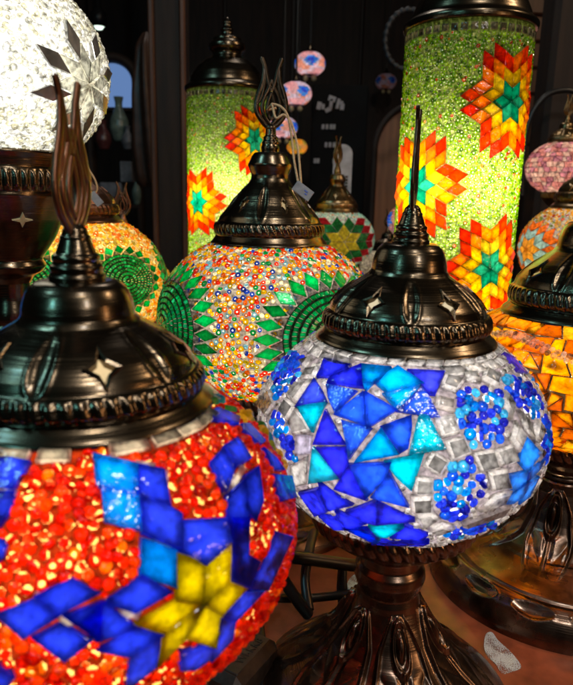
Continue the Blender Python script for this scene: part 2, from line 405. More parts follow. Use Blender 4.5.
class Globe:
    """mosaic on a squashed globe, in the globe's own space; gc = world centre (used to read traced outlines)"""
    def __init__(s, gc, a, b, latlo, lathi, cell=0.004, grout=(.3, .28, .28), res=.00065):
        GCOL[0] = np.array(grout); s.gc = np.array(gc); s.e = Ell(a, b); s.mb = MB(); s.cl = Claim(cell); s.lo, s.hi = latlo, lathi
        s.cov = []; s.gcol = np.array(grout); s.res = res
    def hit(s, px, py):
        d = ray(px, py); o = (CAM - s.gc) / s.e.k; dd = d / s.e.k
        A = dd @ dd; B = o @ dd; C = o @ o - 1; q = B * B - A * C
        t = (-B - math.sqrt(q)) / A if q > 0 else -B / A
        return unit(o + t * dd)
    def poly(s, U, col, back=False, mat=0, claim=True, **kw):
        U = np.asarray(U)
        if back:
            U = U * np.array([-1, -1, 1])
            c = s.e.pt(U.mean(0))
            if s.cl.near(c, 0.001): return
        P = s.e.pt(U); tile(s.mb, P, s.e.nrm(U.mean(0)), col, mat=mat, **kw); s.cov += [(p, .0009, 0) for p in outline_pts(s.e.pt(U))]
        if claim: s.cl.put_poly(P)
    def trace(s, px, col, both=True, **kw):
        U = np.array([s.hit(*p) for p in px]); s.q.append((U, col, kw)) if both else None
        s.poly(U, col, **kw)
    def beads(s, us, r, pal, tmpl, mat=1, lift=0.0, tilt=0.25, size_jit=0.12, force=False, pack=.80):
        acc = []
        for u in us:
            p = s.e.pt(u)
            if force or not s.cl.near(p, r * pack): s.cl.put(p, r * pack); acc.append(u)
        if not acc: return
        A = np.array(acc); n = len(A)
        stamp(s.mb, *tmpl, s.e.pt(A) + s.e.nrm(A) * lift, s.e.nrm(A), r * RNG.uniform(1 - size_jit, 1 + size_jit, n), pick(pal, n), mat, tilt)
        s.cov += [(p, r * .8, 1) for p in s.e.pt(A)]
    def rand_dirs(s, n, lonr=(-pi, pi)):
        z = RNG.uniform(math.sin(s.lo), math.sin(s.hi), n); lo = RNG.uniform(*lonr, n)
        return s.e.ll(lo, np.arcsin(z))
    def bead_region(s, poly, r, pal, tmpl, n=1500, **kw):
        poly = np.array(poly, float); mn, mx = poly.min(0), poly.max(0)
        P = RNG.uniform(mn, mx, (n, 2)); P = P[inpoly(P, poly)]
        us = np.array([s.hit(*p) for p in P])
        s.beads(us, r, pal, tmpl, **kw); s.beads(us * np.array([-1, -1, 1]), r, pal, tmpl, **kw)
    def jitter_grid(s, nlat, size, pal, gap=0.0006, tri=0.3, jit=0.28, mat=0, skip=None, colf=None, h=0.0018):
        la = np.linspace(s.lo, s.hi, nlat + 1); prev = None
        for k in range(nlat):
            lm = (la[k] + la[k + 1]) / 2; n = max(6, int(2 * pi * s.e.a * math.cos(lm) / size)); off = RNG.uniform(0, 6)
            lo = (np.arange(n) + RNG.uniform(-jit, jit, n)) * 2 * pi / n + off
            lo2 = (np.arange(n) + RNG.uniform(-jit, jit, n)) * 2 * pi / n + off
            dl = la[1] - la[0]
            for i in range(n):
                j = (i + 1) % n; w = 2 * pi if j == 0 else 0
                q = [(lo[i], la[k]), (lo[j] + w, la[k]), (lo2[j] + w, la[k + 1]), (lo2[i], la[k + 1])]
                q = [(x, y + (RNG.uniform(-.12, .12) * dl if s.lo < y < s.hi else 0)) for x, y in q]
                U = s.e.ll(np.array([x for x, _ in q]), np.array([y for _, y in q]))
                if s.cl.near(s.e.pt(U.mean(0)), 0.0022): continue
                if skip is not None and skip(U.mean(0)): continue
                c = colf(U.mean(0)) if colf else pick(pal, 1)[0]
                if RNG.random() < tri:
                    d = RNG.integers(2)
                    for t in ((0, 1, 2), (0, 2, 3)) if d else ((0, 1, 3), (1, 2, 3)): s.poly(U[list(t)], colf(U.mean(0)) if colf else pick(pal, 1)[0], mat=mat, gap=gap, claim=False, h=h)
                else: s.poly(U, c, mat=mat, gap=gap, claim=False, h=h)
    def ring(s, lat0, lat1, n, col, mat=3, gap=0.0004, off=0.0, jit=0.15, skew=0.0):
        for i in range(n):
            a0, a1 = (i + RNG.uniform(-jit, jit) * .5 + off) * 2 * pi / n, (i + 1 + off) * 2 * pi / n
            U = s.e.ll(np.array([a0, a1, a1 + skew, a0 + skew]), np.array([lat0, lat0, lat1, lat1]))
            if s.cl.near(s.e.pt(U.mean(0)), 0.001): continue
            s.poly(U, col, mat=mat, gap=gap)
    def paint(s):
        GCOL[0] = s.gcol; nu = int(2 * pi * s.e.a / s.res); nv = int((s.hi - s.lo) * s.e.a / s.res)
        LO, LA = np.meshgrid(np.linspace(0, 2 * pi, nu, endpoint=False), np.linspace(s.lo, s.hi, nv), indexing='ij')
        paint_shell(s.mb, s.e.ll(LO, LA) * s.e.k, grid_faces(nu, nv), s.cov)
    def build(s, parent, shell, shell2=None):
        s.paint()
        m = [G, GB, shell, GC, MIRROR, GROUT, shell2 or shell]
        return s.mb.build('mosaic_globe', m, parent, tuple(s.gc - np.array(parent.location)))

# ------------------------------------------------------------------ caps, finials, bases
CAP_LOW = [(.93, -.03), (1.0, 0), (1.005, .03), (.985, .06), (.94, .10), (.905, .14), (.88, .15), (.905, .165), (.928, .22), (.918, .30), (.89, .355), (.86, .37), (.85, .41),
           (.83, .46), (.75, .56), (.65, .65), (.55, .72), (.44, .80), (.41, .85), (.405, .91), (.395, .97), (.37, 1.05), (.345, 1.1), (.30, 1.145), (.25, 1.16), (.10, 1.165)]
STACK_LOW = [(.20, 1.155), (.205, 1.19), (.188, 1.205), (.186, 1.225), (.192, 1.24), (.19, 1.265), (.168, 1.28), (.165, 1.30), (.172, 1.315), (.168, 1.34), (.145, 1.355), (.125, 1.41), (.108, 1.46), (.112, 1.475), (.095, 1.49), (.085, 1.53), (.05, 1.565), (.0, 1.57)]
CAP_TALL = [(.95, -.03), (1.0, 0), (1.005, .03), (.96, .08), (.93, .13), (.905, .17), (.93, .19), (.945, .25), (.94, .33), (.915, .385), (.88, .40), (.86, .45), (.84, .5),
            (.76, .6), (.68, .7), (.57, .86), (.47, .98), (.36, 1.1), (.32, 1.17), (.315, 1.24), (.34, 1.30), (.37, 1.38), (.375, 1.42), (.35, 1.47), (.31, 1.56), (.27, 1.62), (.16, 1.64), (.10, 1.645)]
STACK_TALL = [(.165, 1.64), (.165, 1.66), (.15, 1.68), (.16, 1.74), (.15, 1.78), (.14, 1.80), (.145, 1.84), (.12, 1.87), (.12, 1.92), (.09, 1.95), (.085, 2.05), (.10, 2.07), (.08, 2.10), (.05, 2.13), (0, 2.14)]
def tulip(mb, w, h, z0, ang, th=0.0011, wd=None):
    """openwork tulip cut from plate: two pointed petals and an inner drop"""
    wd = wd or w * 0.15
    d = np.array([math.cos(ang), math.sin(ang), 0]); nrm = np.array([-math.sin(ang), math.cos(ang), 0])
    def cv(pts, k=1.0, tp=None, closed=False):
        for sgn in (1, -1):
            P = crom(pts, 8, closed); Q = np.outer(P[:, 0] * w * sgn, d) + np.outer(P[:, 1] * h + z0, [0, 0, 1])
            tube(mb, Q, wd * k, 8, th, nrm, closed, taper=tp(len(Q)) if tp else None)
    end = lambda n: np.concatenate([np.ones(n - n // 4), np.linspace(1, .25, n // 4)])
    cv([(.05, -.02), (.5, .06), (.9, .2), (.97, .32), (.82, .48), (.6, .62), (.5, .74), (.52, .87), (.68, 1.0)], 1.15, end)
    cv([(.66, .985), (.42, .84), (.3, .72), (.18, .62), (.0, .52)], 1.0)
    cv([(.0, .02), (.42, .14), (.6, .28), (.48, .42), (.2, .55), (0, .68)], .9)
    cv([(.0, .10), (.2, .18), (.27, .27), (.18, .38), (0, .50)], .8)
    cv([(.97, .32), (.72, .40), (.55, .52), (.45, .66), (.42, .8)], .7)
def ball_finial(mb, R, z0):
    lathe(mb, [(R * r, z0 + R * z) for r, z in [(.12, 0), (.13, .05), (.08, .1), (.16, .2), (.17, .27), (.09, .36), (.07, .42), (.11, .5), (.08, .58), (.03, .68), (0, .7)]], 24)
def make_cap(parent, R, z, prof, mat, nrib=58, slant=0.35, n_cut=6, cut_off=0.0, bandz=(.152, .362), domz=(.43, .71), groove=True, cut_shape='star', cut_k=1.0, res=360, inlay=None, zs_=1.0):
    prof = [(r, q * zs_) for r, q in prof]; bandz = (bandz[0] * zs_, bandz[1] * zs_); domz = (domz[0] * zs_, domz[1] * zs_)
    mb = MB(); b0, b1 = bandz; d0, d1 = domz
    def disp(TH, r, z):
        dr = np.zeros_like(r); zz = z / R
        m = (zz > b0) & (zz < b1); w = np.clip(np.minimum(zz - b0, b1 - zz) / 0.03, 0, 1)
        ph = nrib * TH + slant * 2 * pi * (zz - b0) / (b1 - b0)
        dr = dr + np.where(m, w * R * (0.030 * (np.abs(np.sin(ph / 2)) ** 0.7) - 0.018), 0)
        if groove:
            # long oval dents pressed between the openings
            a = ((TH + pi / 2 - cut_off) * n_cut / (2 * pi) + 0.5) % 1.0 - 0.5
            arc = a * 2 * pi / n_cut * r / R; dm = (d0 + d1) / 2
            e = (arc / 0.058) ** 2 + ((zz - dm) / ((d1 - d0) * 0.52)) ** 2
            dr = dr - R * (0.034 * np.exp(-(e * .9) ** 2) - 0.010 * np.exp(-((np.sqrt(e) - 1.45) / .3) ** 2)) * ((zz > d0 - .2) & (zz < d1 + .3))
        return dr, 0 * r
    pr = np.array(prof); zs = pr[:, 1]; zc = d0 + (d1 - d0) * 0.42; zscale = (d1 - d0) * 0.40 * cut_k
    if cut_shape == 'star': sh = [(0, 1.1), (.22, .45), (.72, 0.05), (.22, -.4), (0, -1.1), (-.22, -.4), (-.72, .05), (-.22, .45)]
    else: sh = [(0, 1.1), (.28, .72), (.62, .6), (.5, .15), (.5, -.35), (.3, -.55), (0, -1.1), (-.3, -.55), (-.5, -.35), (-.5, .15), (-.62, .6), (-.28, .72)]
    lathe(mb, [(r * R, q * R) for r, q in prof], res, 150, disp)
    if n_cut:                                                       # punch the openings
        V = mb.v[-1]; F, c_, m_, sm_ = mb.f[-1]; C = V[F].mean(1); th = np.arctan2(C[:, 1], C[:, 0]); q = C[:, 2] / R
        rr = np.hypot(C[:, 0], C[:, 1]) / R; st = 2 * pi / n_cut
        a = (th + pi / 2 - cut_off) % st - st / 2
        hole = inpoly(np.stack([a * rr / (.15 * cut_k), (q - zc) / zscale], 1), sh)
        mb.f[-1] = (F[~hole], c_[~hole], m_, sm_)
    o = mb.build('cap', mat, parent, (0, 0, z))
    # pale openings
    if n_cut:
        def surf(th, q):
            r = np.interp(q, zs, pr[:, 0]); r2 = np.interp(q + .02, zs, pr[:, 0]); s_ = -(r2 - r) / .02
            n = unit(np.array([math.cos(th), math.sin(th), s_])); return np.array([r * math.cos(th), r * math.sin(th), q]) * R, n
        for k in range(n_cut):
            ib = MB()
            th0 = -pi / 2 + cut_off + (k + 0.5) * 2 * pi / n_cut
            P, Nn = [], []
            for x, y in sh:
                q = zc + y * zscale; rr = np.interp(q, zs, pr[:, 0]); p, n = surf(th0 + x * 0.15 * cut_k / rr, q); P.append(p); Nn.append(n)
            nv = unit(np.mean(Nn, 0)); Nn = np.array(Nn); P = np.array(P); c = P.mean(0)
            m = len(P); i = np.arange(m); j = (i + 1) % m; sc_ = lambda k: c + (P - c) * k
            V = np.concatenate([sc_(1.30) + Nn * R * .000, sc_(1.18) + Nn * R * .014, sc_(.84) + Nn * R * .010, sc_(.74) - Nn * R * .04, [c - nv * R * .035]])
            ib.add(V, np.concatenate([np.stack([k * m + i, k * m + j, (k + 1) * m + j, (k + 1) * m + i], 1)[:, ::-1] for k in range(3)]), mat=0, smooth=False)
            ib.f.append((np.stack([3 * m + i, 3 * m + j, np.full(m, 4 * m)], 1)[:, ::-1] + ib.n - len(V), np.ones((m, 3)), 1, False))
            ib.build('cutout', [mat, inlay or FROST], o, (0, 0, 0))
    return o
def make_finial(parent, R, z, stack, mat, ang, tw=0.27, th=1.17, mat2=None, ball=False, wd=None):
    mb = MB()
    lathe(mb, [(r * R, q * R) for r, q in stack], 40, 90)
    o = mb.build('finial_stem', mat, parent, (0, 0, z))
    t = MB(); top = stack[-1][1]
    if ball: ball_finial(t, R, (top - .08) * R)
    else: tulip(t, tw * R, th * R, (top - .06) * R, ang, max(0.0009, R * 0.022), wd)
    t.build('finial', mat2 or mat, parent, (0, 0, z))
def leaf_disp(R, H, n=6, off=0.0, amp=0.0025, z0=0.10, z1=0.95):
    def f(TH, r, z):
        t = np.clip(z / H, 0, 1.2); a = ((TH + pi / 2 - off) * n / (2 * pi) + 0.5) % 1.0 - 0.5
        u = a * 2                                      # -1..1 across a leaf
        lw = np.clip(0.35 + 0.75 * np.sin(np.clip((t - z0) / (z1 - z0), 0, 1) * pi) ** 0.8, 0.2, 1) * 0.86
        s = u / lw
        env = np.clip((t - z0) / 0.14, 0, 1) * np.clip((z1 - t) / 0.06, 0, 1)
        inside = np.clip((1 - np.abs(s)) * 5, 0, 1)
        edge = np.exp(-((np.abs(s) - 0.93) / 0.075) ** 2)
        rib = np.exp(-(s / 0.07) ** 2) * (t < 0.58)
        eye = np.exp(-(((u / 0.15) ** 2 + ((t - 0.74) / 0.085) ** 2)) ** 2) * 1.1
        eyering = np.exp(-((np.hypot(u / 0.30, (t - 0.74) / 0.165) - 1) / 0.16) ** 2) * 0.8
        fr = (t * 26 - np.abs(u) * 7) % (2 * pi) / (2 * pi)
        frond = (np.abs(fr - .5) * 2) ** .7 * np.clip((np.abs(s) - 0.10) * 6, 0, 1) * np.clip((0.90 - np.abs(s)) * 6, 0, 1) * np.clip((0.60 - t) * 14, 0, 1) * 0.55
        d = amp * env * (0.25 * inside + edge * 0.75 + rib * 0.7 + eye + eyering + frond)
        return d * (0.45 + 0.55 * t), d * 0.8
    return f
def disk_disp(R, H, amp=0.004):
    lf = leaf_disp(R, H, 6, rad(28), amp, 0.34, 0.96)
    def f(TH, r, z):
        dr, dz = lf(TH, r, z); q = r / R
        a = (TH * 14 / (2 * pi) + .2) % 1.0 - 0.5
        e = (a / 0.32) ** 2 + ((q - 0.905) / 0.045) ** 2
        dent = np.where(e < 1.5, -0.0028 * np.clip(1.15 - e, -0.3, 1), 0)
        wob = 0.0008 * np.sin(TH * 5 + q * 9)
        return dr, dz + dent + wob * (q < .84) * (q > .5)
    return f
BELL = [(.235, 1.0), (.25, .93), (.29, .83), (.37, .68), (.47, .53), (.57, .42), (.67, .33), (.78, .235), (.88, .16), (.95, .10), (.99, .06), (1.0, .03), (1.0, .0)]
DISK = [(.20, 1.0), (.215, .92), (.25, .80), (.30, .66), (.37, .53), (.46, .44), (.56, .38), (.66, .34), (.75, .305), (.79, .29), (.805, .265), (.815, .28), (.84, .285), (.87, .27), (.94, .22), (.965, .17), (.985, .12), (1.0, .06), (1.0, 0)]
def make_base(parent, zt, rd, R, hs, mat, kind='bell', off=0.0, nrib=44, neck=0.016, matdish=None):
    """holder dish with its rope edge, turned neck, embossed foot"""
    mb = MB()
    dish = [(rd * .80, zt + .004), (rd * .92, zt + .0035), (rd * .99, zt + .001), (rd * 1.02, zt - .004), (rd * .99, zt - .0085), (rd * .93, zt - .0112), (rd * .84, zt - .0145), (rd * .68, zt - .0185), (max(neck * 1.35, rd * .45), zt - .0215), (neck * 1.18, zt - .0235), (neck * 1.12, zt - .026)]
    def disp(TH, r, z):
        m = (z < zt + .0005) & (z > zt - .0112); w = np.clip(np.minimum(zt + .0005 - z, z - zt + .0112) / .002, 0, 1)
        return np.where(m, w * 0.0022 * (np.abs(np.sin(nrib * TH / 2 + 230 * (z - zt))) ** .7 - .5), 0), 0 * r
    lathe(mb, dish, 352, 70, disp)
    mb.build('globe_holder', matdish or mat, parent)
    nb = MB(); zn = zt - .025; k = max(0.0, zn - hs)
    lathe(nb, [(neck * 1.1, zn), (neck * 1.0, zn - .12 * k), (neck * 1.02, zn - .3 * k), (neck * 1.16, zn - .42 * k), (neck * 1.2, zn - .6 * k), (neck * 1.1, zn - .78 * k), (neck * 1.0, zn - .9 * k), (neck * 1.08, hs - .001)], 64, 50)
    nb.build('neck', mat, parent)
    fb = MB(); pf = BELL if kind == 'bell' else DISK
    pf = [(max(r * R, neck * 1.05) if i < 3 else r * R, q * hs) for i, (r, q) in enumerate(pf)]
    dsp = leaf_disp(R, hs, 6, off) if kind == 'bell' else (disk_disp(R, hs) if kind == 'disk' else None)
    lathe(fb, pf, 420 if dsp else 96, 130 if dsp else 60, dsp)
    fb.build('foot', mat, parent)
def make_bulb(parent, z, r, power, col=(1.0, 0.84, 0.62), off=(0, 0)):
    l = bpy.data.lights.new('bulb', 'POINT'); l.energy = power; l.color = col; l.shadow_soft_size = r
    o = bpy.data.objects.new('bulb', l); COL.objects.link(o); o.parent = parent; o.location = (off[0], off[1], z)

def lamp_root(px, py, Y, name, label, cat='lamp', group=None):
    gc = W(px, py, Y); return empty(name, (gc[0], gc[1], 0), label, cat, group), gc
def sq(x): return math.sqrt(max(0, 1 - x * x))

GRP = 'mosaic table lamps crowded on the table'
# colours of the glass
D_ = (.012, .018, .78); B_ = (.012, .085, .92); C_ = (.0, .34, .95); T_ = (.0, .55, .78); V_ = (.09, .04, .62); W_ = (.86, .84, .78)

# ================================================================== 1. blue and white lamp (in focus)
def build_blue():
    a, b, cr, rd = .0713, .0545, .0440, .043
    root, gc = lamp_root(399, 423, .3095, 'mosaic_lamp', 'blue and white mosaic globe lamp with leaf-embossed bronze foot', 'lamp', GRP)
    hi = math.acos(cr * .93 / a); lo = -math.acos(rd * .9 / a)
    g = Globe(gc, a, b, lo, hi, .004, (.15, .125, .13)); g.q = []
    z = {'A': (260, 340, 3.427), 'B': (400, 340, 3.114), '1': (255, 340, 5.73), '2': (345, 345, 5.73), '4': (285, 440, 5.73), '5': (345, 450, 5.73), '6': (430, 440, 5.73)}
    def P(k, c, *xy, **kw):
        ox, oy, s = z[k]; g.trace([(ox + xy[i] / s, oy + xy[i + 1] / s) for i in range(0, len(xy), 2)], c, gap=-.0011 if 'mat' not in kw else -.0006, **kw)
    P('A', D_, 225, 70, 305, 92, 250, 125, 232, 128, 203, 128); P('A', D_, 345, 95, 350, 165, 310, 160, 240, 150, 250, 130)
    P('A', (.03, .06, .8), 190, 140, 215, 180, 228, 212, 135, 230); P('A', T_, 138, 232, 225, 222, 200, 270, 185, 310)
    P('A', B_, 235, 160, 325, 180, 260, 245, 240, 200); P('A', B_, 355, 185, 360, 290, 262, 255); P('A', B_, 365, 185, 465, 240, 370, 300)
    P('A', C_, 352, 95, 440, 105, 400, 150, 385, 145, 375, 150, 353, 150); P('A', C_, 357, 153, 385, 153, 365, 172)
    P('2', C_, 300, 135, 435, 225, 240, 270, 175, 215); P('2', C_, 225, 285, 420, 245, 300, 370); P('2', B_, 440, 255, 480, 310, 530, 415, 310, 378)
    P('2', (.03, .04, .8), 370, 155, 560, 165, 510, 285, 480, 280); P('B', T_, 60, 238, 85, 240, 135, 335, 30, 352)
    P('A', B_, 285, 280, 380, 305, 310, 400); P('A', C_, 415, 305, 470, 390, 330, 415); P('A', B_, 422, 300, 514, 266, 516, 300, 505, 365, 480, 380)
    P('A', D_, 230, 245, 290, 355, 190, 355); P('A', D_, 205, 370, 295, 370, 300, 425, 275, 465); P('A', T_, 188, 370, 200, 385, 272, 468, 175, 482)
    P('A', D_, 310, 430, 365, 540, 262, 505); P('A', B_, 315, 425, 445, 420, 430, 465, 370, 530); P('A', B_, 445, 455, 505, 560, 385, 535)
    P('5', (.0, .62, .85), 235, 65, 440, 25, 375, 215, 300, 150)
    P('4', D_, 90, 300, 195, 275, 240, 400, 180, 418); P('4', D_, 205, 240, 385, 360, 255, 392); P('4', D_, 300, 395, 465, 465, 360, 495)
    P('4', D_, 210, 425, 300, 430, 350, 495, 290, 490); P('4', D_, 365, 400, 525, 340, 530, 470, 480, 460); P('4', T_, 370, 500, 470, 505, 540, 555, 520, 570)
    P('5', D_, 190, 290, 385, 380, 390, 395, 190, 410); P('5', T_, 145, 430, 325, 420, 240, 485, 190, 480); P('5', D_, 345, 415, 465, 470, 440, 495, 270, 485)
    P('5', D_, 0, 430, 140, 440, 185, 490, 140, 500); P('5', D_, 170, 500, 470, 505, 440, 530, 160, 520)
    for q in ((140, 112, 200, 125, 172, 165, 125, 148), (115, 178, 170, 190, 165, 225, 108, 212), (108, 245, 165, 235, 182, 290, 130, 303), (140, 315, 195, 300, 218, 350, 160, 375),
              (98, 345, 150, 375, 120, 420, 72, 390), (48, 422, 100, 430, 100, 475, 42, 475), (35, 485, 100, 482, 100, 528, 38, 530), (50, 540, 95, 530, 120, 550, 70, 578), (85, 580, 130, 565, 165, 575, 110, 595),
              (222, 350, 285, 340, 305, 395, 250, 410), (285, 345, 345, 325, 365, 375, 310, 390), (355, 255, 385, 300, 365, 345, 340, 310), (270, 410, 325, 400, 338, 455, 285, 465),
              (290, 480, 338, 465, 320, 500, 245, 525, 270, 500), (200, 105, 235, 105, 245, 135, 205, 130), (265, 90, 310, 115, 300, 150, 250, 125), (320, 165, 350, 205, 340, 245, 318, 200),
              (362, 222, 396, 255, 412, 318, 385, 275), (190, 560, 340, 505, 320, 535, 195, 575), (418, 248, 440, 280, 422, 322, 407, 300), (425, 330, 440, 345, 425, 372, 418, 350)):
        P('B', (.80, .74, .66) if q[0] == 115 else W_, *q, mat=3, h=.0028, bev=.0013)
    for q in ((300, 170, 380, 165, 350, 225, 270, 225), (245, 250, 330, 240, 240, 360, 195, 325), (190, 335, 245, 385, 195, 460, 145, 405), (200, 470, 245, 395, 300, 465, 330, 520, 230, 545),
              (30, 370, 90, 290, 130, 370, 75, 440), (30, 300, 75, 250, 65, 340, 20, 360), (262, 130, 330, 112, 300, 160, 288, 170)):
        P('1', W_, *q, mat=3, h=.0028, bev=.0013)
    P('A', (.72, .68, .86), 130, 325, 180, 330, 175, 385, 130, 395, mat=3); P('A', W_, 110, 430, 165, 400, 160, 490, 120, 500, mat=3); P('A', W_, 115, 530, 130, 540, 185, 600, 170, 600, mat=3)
    S_ = (.015, .22, .86)
    for q in ((385, 302, 425, 350, 390, 405, 365, 375), (330, 420, 385, 408, 388, 435, 345, 470), (392, 408, 440, 370, 428, 400, 390, 434), (300, 502, 345, 472, 387, 437, 372, 480, 345, 500), (392, 438, 422, 425, 395, 480, 365, 500)): P('B', S_, *q)
    P('B', V_, 320, 50, 345, 60, 385, 105, 360, 97)
    pal = [((.02, .05, .8), 3), ((.01, .12, .9), 3), ((.0, .28, .85), 2.5), ((.05, .5, .85), 1.6), ((.015, .02, .5), 1.5)]
    def BR(k, r, *xy):
        ox, oy, s = z[k]; g.bead_region([(ox + xy[i] / s, oy + xy[i + 1] / s) for i in range(0, len(xy), 2)], r, pal, RBB, 3600, tilt=.5, pack=.72, size_jit=.2)
    BR('B', .00235, 170, 230, 175, 190, 200, 150, 250, 138, 305, 165, 325, 220, 325, 290, 300, 320, 235, 340, 195, 310)
    BR('B', .00235, 105, 520, 105, 470, 125, 420, 160, 390, 210, 365, 240, 385, 265, 430, 265, 470, 240, 510, 190, 550, 130, 560)
    BR('B', .0023, 320, 130, 360, 110, 420, 165, 440, 200, 430, 235, 400, 230, 325, 160); BR('B', .0022, 140, 590, 200, 570, 290, 555, 290, 575, 220, 605, 150, 610)
    BR('A', .0022, 45, 110, 80, 60, 130, 40, 150, 80, 130, 130, 75, 200, 40, 190, 50, 150); BR('A', .0022, 50, 250, 75, 250, 100, 290, 125, 380, 120, 430, 85, 380, 45, 290)
    BR('B', .0022, 445, 240, 462, 260, 465, 340, 450, 380, 440, 350)
    for U, c, kw in g.q: g.poly(U, c, back=True, **kw)
    g.ring(hi - .085, hi - .005, 34, W_, skew=.08); g.ring(hi - .165, hi - .09, 30, W_, skew=-.05); g.ring(lo + .005, lo + .07, 34, W_)
    # leftover gaps: small chips
    for r in (.0024, .0015):
        us = g.rand_dirs(5000)
        for u in us:
            p = g.e.pt(u)
            if not g.cl.near(p, r):
                g.cl.put(p, r); n = g.e.nrm(u); x = unit(np.cross(n, RNG.normal(0, 1, 3))); y = np.cross(n, x)
                k = 4; an = np.sort(RNG.uniform(0, 2 * pi, 1)) + np.array([0, 1.45, 3.1, 4.6]) + RNG.uniform(-.25, .25, 4)
                tile(g.mb, p + r * (np.outer(np.cos(an), x) + np.outer(np.sin(an), y)), n, W_, h=.0014, gap=.0001, mat=3); g.cov.append((p, r * .8, 0))
    g.build(root, shell_mat('blue_lamp_glass', (.86, .83, .84)))
    zc = gc[2] + b * sq(cr * .95 / a); make_cap(root, cr, zc - .0005, CAP_LOW, BRONZE, 58, cut_off=rad(-7), zs_=.93)
    make_finial(root, cr, zc - .0005 - .082 * cr, STACK_LOW, BRONZE, rad(75), th=1.05, mat2=FINM)
    zt = gc[2] - b * sq(rd * .97 / a); make_base(root, zt, rd, .071, .066, BASEM, 'bell', rad(8))
    make_bulb(root, gc[2] - .002, .012, .52, (1, .96, .92), (-.006, -.022))
    return root
build_blue()

